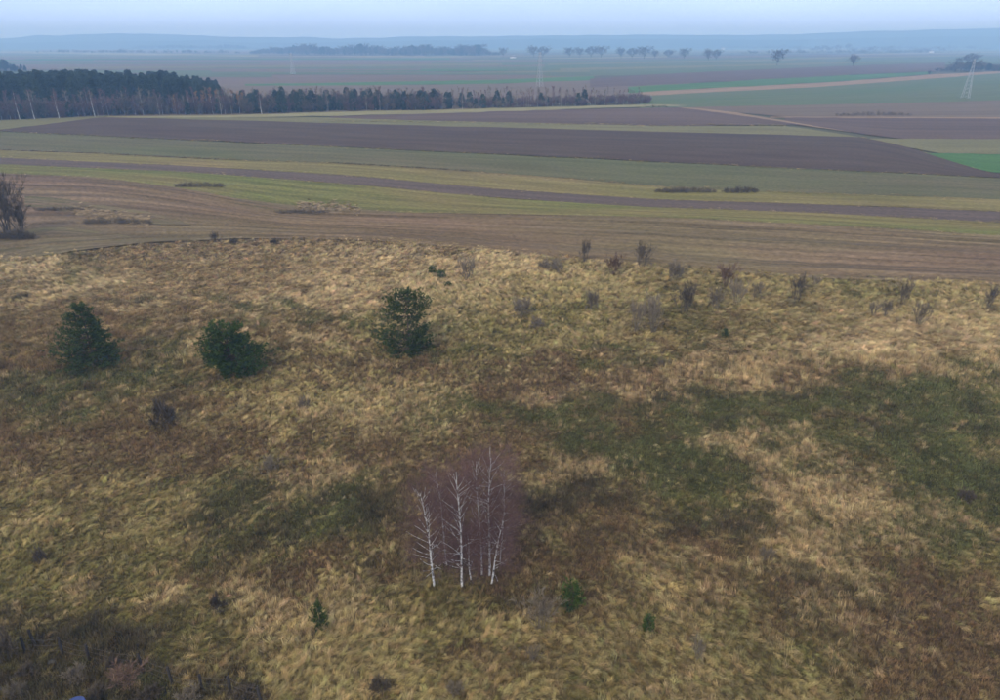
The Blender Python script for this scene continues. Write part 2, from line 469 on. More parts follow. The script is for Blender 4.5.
M['pale'] = field_mat('pale', (.22, .225, .13), (.28, .27, .17), row=6, streak=.06, rowfac=.12)

M['weedy'] = field_mat('weedy', (.16, .135, .085), (.135, .135, .06), row=1.5, streak=.3, c3=(.15, .12, .085), patch=.06, rowfac=.3)
# far plain, back to front
field('far_field', 'pale strip of field under the far woods on the horizon', M['far_green'], [(0, 54), (500, 55), (1000, 52)], [(0, 46), (1000, 45)])
field('far_field', 'purple brown field below the far wood at the left', M['plough_far'], [(0, 51), (330, 55), (560, 57)], [(0, 49), (330, 50), (560, 54)], 40, 560)
field('far_field', 'thin pale strip across the plain at the far left', M['pale'], [(0, 52.8), (250, 56.5), (500, 57)], [(0, 51), (250, 55), (500, 56)], -200, 500)
field('far_field', 'greenish far strip at the left', M['far_green'], [(0, 57), (170, 58), (250, 57.5)], [(0, 53), (250, 56.5)], -250, 250)
field('far_field', 'wide purple brown ploughed field behind the wood at the left', M['plough_far'], [(0, 70), (330, 69.5), (555, 66)], [(0, 57), (170, 57.5), (330, 57), (555, 58)], -260, 556)
field('far_field', 'green strip crossing the plough land behind the wood', M['far_green'], [(100, 74.5), (330, 74), (470, 71), (600, 71)], [(100, 70.5), (330, 69.5), (470, 67), (600, 66)], -60, 600)
field('far_field', 'thin greenish line of grass among the far plough land', M['far_green'], [(380, 68), (520, 65)], [(380, 65), (520, 62.5)], 340, 545)
field('far_field', 'brown ploughed strip behind the low wood in the middle', M['plough_far'], [(166, 88), (330, 85), (500, 80), (600, 76)], [(166, 74), (330, 73.5), (500, 71.5), (600, 71)], -60, 600)
field('far_field', 'grey green field with a faint edge right of the middle mast', M['far_green'], [(560, 77), (664, 74), (1000, 63)], [(560, 59), (800, 57), (1000, 52)], 545, 1260)
field('far_field', 'pale line of stubble behind the lone roadside tree', M['pale'], [(740, 61.4), (830, 59.4), (990, 56)], [(740, 59.6), (830, 57.4), (990, 54.4)], 700, 1200)
field('far_field', 'pale strip in front of the roadside trees in the middle', M['olive'], [(560, 70.5), (700, 67.5), (900, 62)], [(560, 68.5), (700, 65.5), (900, 61)], 560, 900)
_fr = np.random.default_rng(91)
for k in range(46):     # narrow strips of the plain
    y0 = _fr.uniform(52, 82); xa = _fr.uniform(-200, 900); xb = xa + _fr.uniform(160, 520)
    if xa > 420: y0 = _fr.uniform(52, 66) - max(0, (xa - 560) * .012)
    if y0 > 66: xb = min(xb, 590)
    y0 = max(y0, 50.5)
    if xb - xa < 90: continue
    sl = _fr.uniform(-.009, .006) if xa < 350 else _fr.uniform(-.022, -.006)
    th = .5 + (y0 - 50) * .05 * _fr.uniform(.6, 1.6)
    mt = ('plough_far', 'plough_far2', 'far_green', 'olive', 'bright', 'pale', 'far_green', 'olive')[_fr.integers(0, 8)]
    field('far_field', 'one of the narrow strips of the far plain', M[mt], [(xa, y0), (xb, y0 + sl * (xb - xa))], [(xa, y0 - th), (xb, y0 - th * _fr.uniform(.6, 1.2) + sl * (xb - xa))], xa, xb, nu=30, nv=3, wob=.05)
field('far_field', 'narrow bright green strip behind the low wood', M['bright'], [(230, 86), (330, 86), (500, 84), (600, 80.5)], [(230, 84.5), (330, 83), (500, 80), (600, 76)], 245, 594)
field('far_field', 'brown field behind the young birches', M['plough_far'], [(200, 116), (440, 112), (640, 100), (690, 92)], [(200, 86), (330, 86), (500, 84), (600, 80), (690, 78)], -200, 690)
field('far_field', 'purple brown ploughed field at the right in front of the grey green plain', M['plough_far2'], [(590, 88), (664, 85), (834, 76), (940, 71)], [(590, 79), (664, 74), (834, 66.5), (940, 63)], 590, 945)
field('far_field', 'bright green strip slanting across the right of the plain', M['bright'], [(600, 95), (664, 91), (834, 82), (930, 74.5)], [(600, 89), (664, 85), (834, 76), (930, 72)], 628, 932)
field('far_field', 'light tan strip along the bright green field', M['tan'], [(600, 99), (664, 95), (834, 87), (990, 75)], [(600, 95), (664, 91), (834, 82.3), (930, 75), (990, 72)], 640, 1260)
field('far_field', 'broad grey green field under the right mast', M['far_green'], [(600, 110), (664, 108), (834, 106), (990, 101.5)], [(600, 99), (664, 95), (834, 86.5), (990, 74.5)], 640, 1260)
field('brown_field', 'reddish brown strip with dead scrub at the right', M['plough_far'], [(690, 109), (790, 117.5), (990, 118.5)], [(690, 107.5), (834, 105), (990, 101)], 690, 1260)
field('field_track', 'pale earth line between two brown fields at the right', M['tan'], [(760, 118.2), (990, 119)], [(760, 117.2), (990, 117.6)], 770, 1260, wob=.1)
field('brown_field', 'dark ploughed field beside the far right end of the plot', M['plough_far2'], [(785, 124), (834, 130), (900, 139.5), (990, 140)], [(785, 118), (990, 119)], 785, 1260)
field('brown_field', 'brown ploughed strip in front of the young birches', M['plough_far2'], [(330, 121), (500, 123.5), (664, 126.5), (785, 125.5)], [(330, 117), (500, 111.5), (664, 108), (700, 109), (785, 123)], 330, 790)
field('field_track', 'light field track slanting down between brown fields', M['tan'], [(676, 107.6), (700, 110.5), (740, 115.8), (790, 123.4), (812, 127.2), (850, 132.5)], [(676, 107.4), (700, 108.8), (740, 113.6), (790, 122), (812, 126), (850, 132.3)], 676, 850, wob=.1)
field('grass_strip', 'pale grass margin along the front of the wood', M['pale'], [(100, 119), (240, 118), (330, 116.5), (500, 112), (668, 106.5)], [(100, 117), (240, 115.5), (330, 112.5), (500, 108.5), (660, 104.6), (690, 106)], 100, 688)
field('grass_strip', 'pale grass verge at the left corner of the plot', M['olive'], [(-30, 134), (100, 118.5)], [(-30, 122), (100, 116.5)], -260, 110)
field('grass_strip', 'olive green strip behind the plot', M['olive'], [(100, 120), (400, 126.5), (640, 131.5), (850, 137.5)], [(100, 118.5), (300, 117.5), (400, 120.5), (664, 126.5), (790, 126.5), (850, 136)], 130, 858)
field('crop_field', 'light olive field at the far right of the plot', M['olive'], [(895, 146), (940, 154), (990, 155), (1260, 160)], [(895, 139), (990, 139.5), (1260, 144)], 870, 1260)
field('crop_field', 'bright green field at the right end of the plot', M['bright'], [(930, 157), (990, 173), (1260, 190)], [(930, 153.8), (990, 154.8), (1260, 160)], 925, 1260)
field('ploughed_plot', 'long dark ploughed plot crossing the whole view', M['plough_plot'], [(-260, 119), (0, 131.5), (992, 178), (1260, 193)], [(-260, 118), (0, 131), (100, 117.5), (860, 137.5), (905, 147), (935, 157), (992, 174), (1260, 190)], -2, 1260, nu=200, nv=16)
field('crop_field', 'grey green field in front of the dark plot', M['grey_green'], [(0, 151), (100, 154.5), (220, 160.5), (330, 163.5), (440, 170), (560, 178.5), (640, 186), (760, 192), (990, 200)], [(0, 132), (992, 178.5)], nv=12)
field('grass_strip', 'yellow green strip above the narrow dark plough strip', M['yellow_green'], [(0, 159), (175, 166), (350, 176), (500, 190), (650, 200), (820, 205), (990, 212)], [(0, 151), (100, 154.5), (220, 160.5), (330, 163.5), (440, 170), (560, 178.5), (640, 186), (760, 192), (990, 200)], nv=12)
field('ploughed_strip', 'narrow dark ploughed strip between two green strips', M['plough_dark'], [(0, 165.5), (175, 172), (350, 185), (500, 199), (650, 208), (820, 214), (990, 223)], [(0, 158.5), (175, 166), (350, 176), (500, 190), (650, 200), (820, 205), (990, 212)], nv=10, nu=140)
field('grass_strip', 'green strip along the near ploughed field', M['green'], [(0, 174), (100, 178.5), (170, 187), (240, 200), (300, 210), (330, 212), (400, 213.5), (500, 215), (650, 218), (820, 226), (990, 236)], [(0, 165), (175, 172), (350, 185), (500, 199), (650, 208), (820, 214), (990, 223)], nv=14, nu=140)
_rr = np.random.default_rng(5).normal(size=(400,))
def furrows(V, X):
    return 0.1 * np.sin(V * 2 * pi / 1.9) + .09 * np.interp(V, np.arange(400) * .55, _rr)
field('ploughed_field', 'near brown ploughed field with long furrows bending over the rise', M['plough_near'],
      [(-260, 262), (0, 256), (75, 250), (130, 244.5), (230, 239.5), (330, 240), (390, 242), (450, 247.5), (510, 254.5), (560, 259.5), (640, 266.5), (700, 271.5), (800, 278.5), (900, 282.5), (1000, 285.5), (1260, 292)],
      [(-260, 168), (0, 173.5), (100, 178), (170, 187), (240, 200), (300, 209.5), (330, 211.5), (400, 213), (500, 214.5), (650, 217.5), (820, 225.5), (990, 235.5)], nv=260, nu=160, ridge=furrows)
field('grass_patch', 'mottled grassy slope beside the bush at the left edge', M['weedy'], [(-200, 285), (0, 263), (75, 252), (140, 244), (200, 240)], [(-200, 240), (0, 237), (50, 226), (100, 232), (140, 239.5), (200, 239)], -200, 190, nu=60, nv=16, lift=.07)
field('grass_patch', 'weedy fringe of the straw bank in the near field', M['weedy'], [(25, 207), (60, 212), (100, 219), (150, 225), (190, 226)], [(25, 197), (60, 199), (100, 206), (150, 213), (190, 225)], 25, 190, nu=50, nv=10, lift=.07)
field('grass_patch', 'long hollow of dull grass beside the straw heap in the near field', M['weedy'], [(240, 206), (290, 214), (340, 215), (400, 216)], [(240, 200), (290, 206), (340, 209), (400, 213)], 235, 395, nu=50, nv=8, lift=.07)

# ------------------------------------------------------------------ hills on the horizon
m_hill, ns, ls, b = new_mat('hill_woods', .95, .05)
tc = ns.new('ShaderNodeTexCoord')
ls.new(mixc(ns, ls, noise(ns, ls, tc.outputs['Object'], .004, 4, .6, (1, 1, 1), .4, .6), (.035, .05, .035), (.06, .065, .045)), b.inputs['Base Color'])
def hills(label, dist, prof, seed, depth=1400):
    """a wooded ridge: prof = picture (x, crest y) pairs."""
    n = 260
    xs = np.linspace(-250, 1250, n)
    r = np.random.default_rng(seed)
    yc = poly_y(prof, np.clip(xs, prof[0][0], prof[-1][0])) + smooth(r.normal(size=n) * .9, 3) * .5
    tx = (xs - 500) / FPX
    rows = []
    prof_d = np.linspace(-1, 1, 13)
    for q in prof_d:
        Y = dist + q * depth * .5
        X = tx * dist * CP * 1.0
        crest = np.array([height_to((0, dist, 0), y) for y in yc])
        bump = max(0, 1 - abs(q)) ** .8
        Z = -2 + np.maximum(crest + 2, 4) * bump + (smooth(r.normal(size=n), 2) * 3 if 0 < bump < 1 else 0)
        rows.append(np.stack([X * (1 + 0 * Y), np.full(n, Y), Z], 1))
    V = np.stack(rows)
    idx = (np.arange(12)[:, None] * n + np.arange(n - 1)[None]).ravel()
    f = np.stack([idx, idx + 1, idx + 1 + n, idx + n], 1)
    o = link(bpy.data.objects.new('hills', np_mesh('hills', V.reshape(-1, 3), f, m_hill)))
    tag(o, label, kind='structure')
hills('low blue wooded hills along the whole horizon', 5300, [(0, 38.5), (20, 37), (40, 34.6), (60, 35.5), (80, 34.4), (120, 33.5), (166, 34), (250, 37), (290, 37.2), (310, 36.4), (335, 38.4), (400, 36.5), (500, 35.6), (640, 34.6), (740, 34.6), (800, 33.5), (850, 31.5), (920, 29.8), (1000, 28)], 3)
hills('nearer blue ridge of woods below the far hills', 4500, [(0, 43), (100, 41), (170, 41), (200, 40), (260, 43), (330, 42), (500, 39), (600, 38.5), (700, 39), (800, 39.5), (900, 37), (1000, 36)], 4, 700)

# ------------------------------------------------------------------ scattering (grass and far woods)
def scatter(name, label, category, pts, rot, scl, col, kind, protos):
    coll = bpy.data.collections.new(name + '_kinds')
    for i, me in enumerate(protos):
        coll.objects.link(bpy.data.objects.new('%s_kind_%02d' % (name, i), me))
    me = bpy.data.meshes.new(name)
    n = len(pts)
    me.vertices.add(n); me.vertices.foreach_set('co', np.asarray(pts, np.float32).ravel())
    a = me.attributes.new('rot', 'FLOAT_VECTOR', 'POINT'); a.data.foreach_set('vector', np.asarray(rot, np.float32).ravel())
    scl = np.asarray(scl, np.float32)
    if scl.ndim == 1: scl = np.repeat(scl[:, None], 3, 1)
    a = me.attributes.new('scl', 'FLOAT_VECTOR', 'POINT'); a.data.foreach_set('vector', scl.ravel())
    a = me.attributes.new('pick', 'INT', 'POINT'); a.data.foreach_set('value', np.asarray(kind, np.int32))
    a = me.attributes.new('col', 'FLOAT_COLOR', 'POINT')
    a.data.foreach_set('color', np.concatenate([np.asarray(col, np.float32), np.ones((n, 1), np.float32)], 1).ravel())
    o = link(bpy.data.objects.new(name, me))
    ng = bpy.data.node_groups.new(name, 'GeometryNodeTree')
    ng.interface.new_socket('Geometry', in_out='INPUT', socket_type='NodeSocketGeometry')
    ng.interface.new_socket('Geometry', in_out='OUTPUT', socket_type='NodeSocketGeometry')
    N, L = ng.nodes, ng.links
    gi = N.new('NodeGroupInput'); go = N.new('NodeGroupOutput')
    iop = N.new('GeometryNodeInstanceOnPoints')
    ci = N.new('GeometryNodeCollectionInfo')
    ci.inputs['Collection'].default_value = coll
    ci.inputs['Separate Children'].default_value = True
    ci.inputs['Reset Children'].default_value = True
    def attr(nm, dt):
        q = N.new('GeometryNodeInputNamedAttribute'); q.data_type = dt; q.inputs['Name'].default_value = nm
        return q.outputs[0]
    e2r = N.new('FunctionNodeEulerToRotation')
    L.new(attr('rot', 'FLOAT_VECTOR'), e2r.inputs[0])
    L.new(gi.outputs[0], iop.inputs['Points'])
    L.new(ci.outputs[0], iop.inputs['Instance'])
    iop.inputs['Pick Instance'].default_value = True
    L.new(attr('pick', 'INT'), iop.inputs['Instance Index'])
    L.new(e2r.outputs[0], iop.inputs['Rotation'])
    L.new(attr('scl', 'FLOAT_VECTOR'), iop.inputs['Scale'])
    L.new(iop.outputs[0], go.inputs[0])
    md = o.modifiers.new('scatter', 'NODES'); md.node_group = ng
    return tag(o, label, category, kind='stuff')

m_grass = instance_mat('grass_blades')

def tussock(n, length, spread, lean, width, seed, name):
    """a clump of blades that rise and flop over to one side (+X)."""
    r = np.random.default_rng(seed)
    seg = 4
    base = np.stack([r.normal(0, spread * (1.6 if lean > .4 else 1), n), r.normal(0, spread * (.8 if lean > .4 else 1), n), np.zeros(n) - .03], 1)
    az = r.normal(0, .38, n) if lean > .4 else r.uniform(0, 2 * pi, n)
    L = length * r.uniform(.55, 1.15, n)
    W = width * r.uniform(.7, 1.3, n)
    el = R(85) - r.uniform(0, .5, n) * (1 if lean > .4 else .8)
    bend = (lean * r.uniform(.6, 1.3, n) * 2.3) / seg
    side = np.stack([-np.sin(az), np.cos(az), np.zeros(n)], 1)
    p = base.copy(); vs_, ts = [], []
    for s in range(seg + 1):
        w = W * (1 - (s / seg) ** 2) * .5 + .001
        vs_ += [p - side * w[:, None], p + side * w[:, None]]
        ts += [np.full(n, .15 + .85 * s / seg) * r.uniform(.6, 1.2, n)] * 2  # dark feet, bright tips: shaded gaps and highlights painted into the tint
        dirv = np.stack([np.cos(el) * np.cos(az), np.cos(el) * np.sin(az), np.sin(el)], 1)
        p = p + dirv * (L / seg)[:, None]
        p[:, 2] = np.maximum(p[:, 2], .04)
        el = el - bend
    V = np.stack(vs_, 1)
    k = 2 * (seg + 1)
    q = np.array([[2 * s, 2 * s + 1, 2 * s + 3, 2 * s + 2] for s in range(seg)])
    f = (q[None] + (np.arange(n) * k)[:, None, None]).reshape(-1, 4)
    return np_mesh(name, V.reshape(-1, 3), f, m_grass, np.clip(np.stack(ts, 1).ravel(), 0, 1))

lying = [tussock(52, .9, .19, .8, .022, 30 + i, 'lying_tussock') for i in range(4)]
upright = [tussock(30, .55, .13, .25, .022, 40 + i, 'upright_tuft') for i in range(3)]
short = [tussock(34, .28, .2, .3, .024, 50 + i, 'short_turf') for i in range(3)]
reeds = [tussock(36, .95, .17, .14, .02, 80 + i, 'reed_tuft') for i in range(3)]
weeds = [tussock(26, .75, .2, .2, .02, 60 + i, 'weed_tuft') for i in range(3)]

# points of the meadow that lie in view (with a margin), denser near the camera
def meadow_points():
    out = []
    for y0, y1, sp in ((24, 45, .22), (45, 62, .24), (62, 85, .29), (85, 110, .36), (110, 170, .46)):
        w = 1.0 * y1 + 22
        gx_, gy_ = np.meshgrid(np.arange(-w, w, sp), np.arange(y0, y1, sp))
        p = np.stack([gx_.ravel(), gy_.ravel()], 1) + rng.uniform(-.5, .5, (gx_.size, 2)) * sp * 1.2
        out.append(p)
    p = np.concatenate(out)
    px, py = to_px(p[:, 0], p[:, 1])
    edge = poly_y([(-260, 262), (0, 256), (75, 250), (130, 244), (230, 239), (330, 239), (390, 241), (450, 246.5), (510, 253.5), (560, 258.5), (640, 265.5), (700, 270.5), (800, 277.5), (900, 281.5), (1000, 284.5), (1260, 292)], px)
    ok = (py > edge + rng.normal(0, 1.7, len(px)) - .8) & (px > -160) & (px < 1160) & (py < 800)
    return p[ok]
mp_ = meadow_points()
W = kind_weights(mp_[:, 0], mp_[:, 1])
cum = np.cumsum(W, 1)
kd = (rng.uniform(0, 1, (len(mp_), 1)) > cum).sum(1).clip(0, 5)
Z = relief(mp_[:, 0], mp_[:, 1])
# blades lie with a slowly turning direction, as the wind left them
theta = 1.0 * vnoise(mp_[:, 0] * .22, mp_[:, 1] * .22, 71) + 2.4 * vnoise(mp_[:, 0] * .03, mp_[:, 1] * .03, 72) + rng.normal(0, .75, len(mp_)) - .35
gcolr = KIND_COL[kd] * .55 + (W @ KIND_COL) * .45
gcolr *= np.clip(rng.normal(1, .3, (len(mp_), 1)), .4, 1.9) * np.clip(1 + .22 * vnoise(mp_[:, 0] * .9, mp_[:, 1] * .9, 73), .5, 1.6)[:, None]
gcolr *= rng.normal(1, .05, gcolr.shape)
far_up = np.clip(np.hypot(mp_[:, 0], mp_[:, 1]) / 70, .8, 1.3)
def lay(name, label, category, mask, protos, smin, smax, flat=1.0):
    n = mask.sum()
    pts = np.stack([mp_[mask, 0], mp_[mask, 1], Z[mask]], 1)
    rot = np.stack([rng.normal(0, .12, n), rng.normal(0, .12, n), theta[mask]], 1)
    s = rng.uniform(smin, smax, n) * far_up[mask]
    scatter(name, label, category, pts, rot, np.stack([s, s, s * flat * rng.uniform(.7, 1.2, n)], 1), gcolr[mask], rng.integers(0, len(protos), n), protos)
low_part = to_px(mp_[:, 0], mp_[:, 1])[1] > 355
reedy = (kd == 1) & low_part & (rng.uniform(0, 1, len(mp_)) < .65)
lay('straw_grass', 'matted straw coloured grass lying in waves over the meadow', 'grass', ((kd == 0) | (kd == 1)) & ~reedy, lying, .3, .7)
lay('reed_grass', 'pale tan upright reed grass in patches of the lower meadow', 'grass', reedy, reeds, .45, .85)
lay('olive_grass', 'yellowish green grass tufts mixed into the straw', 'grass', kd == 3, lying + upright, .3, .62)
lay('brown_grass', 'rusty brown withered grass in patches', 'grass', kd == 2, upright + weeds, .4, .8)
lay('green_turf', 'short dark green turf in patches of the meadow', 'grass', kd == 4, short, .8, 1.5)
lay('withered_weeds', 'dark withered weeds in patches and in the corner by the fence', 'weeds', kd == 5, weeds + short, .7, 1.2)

# rough verges where two strips meet
VERGES = [([(0, 132), (992, 178.5)], .5, 3), ([(0, 151), (100, 154.5), (220, 160.5), (330, 163.5), (440, 170), (560, 178.5), (640, 186), (760, 192), (990, 200)], .7, 2), ([(0, 158.5), (175, 166), (350, 176), (500, 190), (650, 200), (820, 205), (990, 212)], .6, 3),
          ([(0, 165.5), (175, 172), (350, 185), (500, 199), (650, 208), (820, 214), (990, 223)], .7, 3), ([(0, 174), (100, 178.5), (170, 187), (240, 200), (300, 210), (330, 212), (400, 213.5), (500, 215), (650, 218), (820, 226), (990, 236)], .8, 2),
          ([(330, 121), (500, 123.5), (664, 126.5), (785, 125.5)], .4, 3), ([(860, 137.5), (905, 147), (935, 157), (992, 174)], .4, 2)]
_vr = np.random.default_rng(333); _vp, _vc, _vs = [], [], []
for line, sd, kk in VERGES:
    n = int(1.6 * (line[-1][0] - line[0][0]) )
    x = _vr.uniform(line[0][0] - 120 * (line[0][0] == 0), line[-1][0] + 120 * (line[-1][0] > 980), n)
    y = poly_y(line, x) + _vr.normal(0, sd, n) + .8 * vnoise(x * .03, x * 0, 7)
    P = at(x, y); P[:, 2] += .12; _vp.append(P)
    kk_ = np.where(_vr.uniform(size=n) < .6, kk, _vr.integers(0, 6, n))
    _vc.append(KIND_COL[kk_] * _vr.uniform(.75, 1.3, (n, 1))); _vs.append(_vr.uniform(.2, .8, n) ** 1.3 * np.clip(P[:, 1] / 190, .8, 1.8))
_vp, _vc, _vs = np.concatenate(_vp), np.concatenate(_vc), np.concatenate(_vs)
scatter('verge_grass', 'rough weedy verges between the field strips', 'grass', _vp, np.stack([0 * _vs, 0 * _vs, _vr.uniform(0, 6.28, len(_vs))], 1), np.stack([_vs * 2.2, _vs * 2.2, _vs * .7], 1), _vc, _vr.integers(0, 3, len(_vs)), weeds)

# ------------------------------------------------------------------ plants
m_bark = plant_mat('pine_bark', (.10, .07, .05), (.15, .10, .07))
m_birch, ns, ls, b = new_mat('birch_bark', .7, .2)
tc = ns.new('ShaderNodeTexCoord')
nb = noise(ns, ls, tc.outputs['Object'], 1.0, 3, .6, (6, 6, 5), .5, .6)
ls.new(mixc(ns, ls, nb, (.8, .78, .72), (.1, .09, .08)), b.inputs['Base Color'])
m_twig_birch = plant_mat('birch_twigs', (.11, .064, .056), (.185, .112, .096), .15)
m_twig_grey = plant_mat('grey_twigs', (.15, .12, .08), (.24, .195, .135), .2)
m_twig_red = plant_mat('red_twigs', (.12, .075, .05), (.19, .12, .08), .15)
m_twig_dark = plant_mat('dark_twigs', (.085, .066, .044), (.15, .118, .08), .2)
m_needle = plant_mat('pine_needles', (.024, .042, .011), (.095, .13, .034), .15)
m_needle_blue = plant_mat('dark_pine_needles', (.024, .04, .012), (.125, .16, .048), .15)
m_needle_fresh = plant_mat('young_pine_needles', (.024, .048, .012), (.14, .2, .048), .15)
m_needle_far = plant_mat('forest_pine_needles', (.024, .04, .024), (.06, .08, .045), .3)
m_larch = plant_mat('larch_needles', (.22, .11, .04), (.36, .2, .07), .2)

def place(parts, name, label, category, loc, rz=0.0, scale=(1, 1, 1), group=None, tilt=(0, 0)):
    """one plant: an empty at its foot with its parts as children (parts share mesh data)."""
    e = link(bpy.data.objects.new(name, None))
    e.empty_display_size = .2
    e.location = tuple(float(q) for q in loc)
    e.rotation_euler = (tilt[0], tilt[1], rz)
    e.scale = scale if not isinstance(scale, (int, float)) else (scale,) * 3
    for pn, me in parts:
        c = link(bpy.data.objects.new(pn, me)); c.parent = e
        if pn in ('twigs', 'stems', 'branches'): c['kind'] = 'stuff'
    return tag(e, label, category, group)

def unit(v): return v / (np.linalg.norm(v) + 1e-9)

def grow(G, T, r, p, d, L, rad, depth, split=(3, 5), ratio=.62, up=.15, wig=.25, twig_n=6, twig_l=.5, twig_w=.02, spread=.75, sides=4, nseg=3, tipdroop=.0):
    """one limb as a bent tapering line with side limbs; fine twigs go to T."""
    pts = [p]; rads = [rad]
    for k in range(nseg):
        d = unit(d + r.normal(0, wig, 3) * .5 + np.array([0, 0, up]) * .5)
        p = p + d * L / nseg
        pts.append(p); rads.append(rad * (1 - .55 * (k + 1) / nseg))
    pts = np.array(pts)
    (G if depth > 0 or T is None else T).segs(pts[:-1], pts[1:], rads[:-1], rads[1:], sides if depth > 0 else 3, r.uniform(0, 1))
    if depth <= 0:
        n = twig_n
        t = r.uniform(.1, 1, n); i = np.minimum((t * nseg).astype(int), nseg - 1); fr = t * nseg - i
        P = pts[i] + (pts[i + 1] - pts[i]) * fr[:, None]
        D = unit(d) + r.normal(0, spread * .8, (n, 3)) + np.array([0, 0, up - tipdroop])
        T.blades(P, D, twig_l * r.uniform(.5, 1.2, n), twig_w, r.uniform(0, 1, n), quad=True)
        return
    m = r.integers(split[0], split[1] + 1)
    for k in range(m):
        t = r.uniform(.3, 1) if k else 1.0
        i = min(int(t * nseg), nseg - 1); q = pts[i] + (pts[i + 1] - pts[i]) * (t * nseg - i)
        sd = r.normal(size=3); sd = unit(sd - d * sd.dot(d))
        nd = unit(d + sd * spread * r.uniform(.6, 1.2))
        grow(G, T, r, q, nd, L * ratio * r.uniform(.75, 1.2), rad * .55 * (1 - .3 * t), depth - 1, split, ratio, up, wig, twig_n, twig_l, twig_w, spread, sides, nseg, tipdroop)

def near_pine(seed, h, rad, mat, base=.03, shape='cone', whorls=24, per=8, tufts=9, needles=11, tuft_l=.3, trunk_r=.13, gap=0.0):
    """a free-standing pine: whorls of limbs carrying tufts of needles."""
    r = np.random.default_rng(seed)
    T, C = Geo(), Geo(); B = T
    n = 8
    zz = np.linspace(-.1, h * .97, n); xy = np.cumsum(r.normal(0, .02 * h / 8, (n, 2)), 0); xy[0] = 0; xy[1] *= .3
    tp = np.concatenate([xy, zz[:, None]], 1); tr = trunk_r * (1 - np.linspace(0, .92, n))
    T.segs(tp[:-1], tp[1:], tr[:-1], tr[1:], 7, .4)
    lobes = r.uniform(0, 2 * pi, 7); lz = r.uniform(.05, .95, 7)
    for w in range(whorls):
        f = base + (1 - base) * (w + r.uniform(-.3, .3)) / whorls
        f = min(max(f, base), .985)
        if shape == 'cone': prof = (1 - f) ** .95 * (1.08 - .2 * math.exp(-(f / .1) ** 2)) + .06
        elif shape == 'round': prof = math.sqrt(max(0, 1 - max(0, (f - .2) / .82) ** 2.2)) * (1 - .25 * max(0, .2 - f) / .2) + .03
        else: prof = (.95 if f < .38 else .52 + .46 * math.exp(-((f - .72) / .2) ** 2)) * (1 - f ** 5) + .06
        if gap and .36 < f < .52 and r.uniform() < .6: continue
        c = np.array([np.interp(f * h, zz, tp[:, 0]), np.interp(f * h, zz, tp[:, 1]), f * h])
        k = max(4, int(per * (.55 + .6 * prof)))
        a0 = r.uniform(0, 6.28)
        for q in range(k):
            az = a0 + q * 2 * pi / k + r.normal(0, .2)
            lump = 1 + .28 * sum(math.cos(az - l) * math.exp(-((f - z) / .16) ** 2) for l, z in zip(lobes, lz))
            L = rad * prof * r.uniform(.72, 1.12) * lump
            if L < .08: L = .08
            rise = .12 + (.75 if shape != 'round' else .35) * f + r.normal(0, .1)
            m = 5; s = np.linspace(0, 1, m)
            pts = c + np.stack([np.cos(az) * L * s, np.sin(az) * L * s, L * (rise * s * .5 + .18 * s ** 2 - .12 * (1 - f) * s)], 1)
            pts[:, 2] = np.maximum(pts[:, 2], .05)
            B.segs(pts[:-1], pts[1:], trunk_r * .22 * (1 - s[:-1] * .8), trunk_r * .22 * (1 - s[1:] * .8), 3, .3)
            nt = max(3, int(tufts * (.35 + .65 * prof)))
            t = np.sqrt(r.uniform(.12, 1, nt)); t[-1] = 1
            tp_ = np.stack([np.interp(t, s, pts[:, j]) for j in range(3)], 1) + r.normal(0, .05 + .08 * L, (nt, 3)) * np.array([1, 1, .4])
            out = unit(pts[-1] - pts[0])
            base_t = r.uniform(.1, .7, nt) * (.35 + .65 * t)  # inner tufts tinted darker: shade inside the crown put into the needle colour
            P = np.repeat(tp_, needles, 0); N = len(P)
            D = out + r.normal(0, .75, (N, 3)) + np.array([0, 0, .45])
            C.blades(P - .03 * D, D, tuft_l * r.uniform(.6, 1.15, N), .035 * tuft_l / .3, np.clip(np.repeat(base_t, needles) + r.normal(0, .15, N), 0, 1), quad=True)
    return [('trunk', T.mesh('pine_trunk', m_bark)), ('crown', C.mesh('pine_crown', mat))]

def forest_pine(seed, h, rad, clear=.35, mat=None, n=150, card=.9, r0=.16):
    r = np.random.default_rng(seed); T, C = Geo(), Geo()
    T.segs([(0, 0, -.3), (0, 0, h * .5)], [(0, 0, h * .5), (.1, 0, h * .95)], [r0, r0 * .7], [r0 * .7, .04], 5, .4)
    for k in range(n):
        f = clear + (1 - clear) * r.uniform() ** .8
        q = (f - clear) / (1 - clear)
        pr = rad * (.35 + 1.1 * q * (1 - q) * 2.2) * (1 - .55 * q)
        az = r.uniform(0, 6.28); rr = pr * math.sqrt(r.uniform(.1, 1))
        c = np.array([cos(az) * rr, sin(az) * rr, f * h])
        m = 9
        D = r.normal(size=(m, 3)) + np.array([cos(az), sin(az), .5])
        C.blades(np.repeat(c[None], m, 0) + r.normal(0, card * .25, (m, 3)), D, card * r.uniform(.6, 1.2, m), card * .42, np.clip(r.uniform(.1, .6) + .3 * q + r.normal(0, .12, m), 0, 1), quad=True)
    return [('trunk', T.mesh('trunk', m_bark)), ('crown', C.mesh('crown', mat or m_needle_far))]

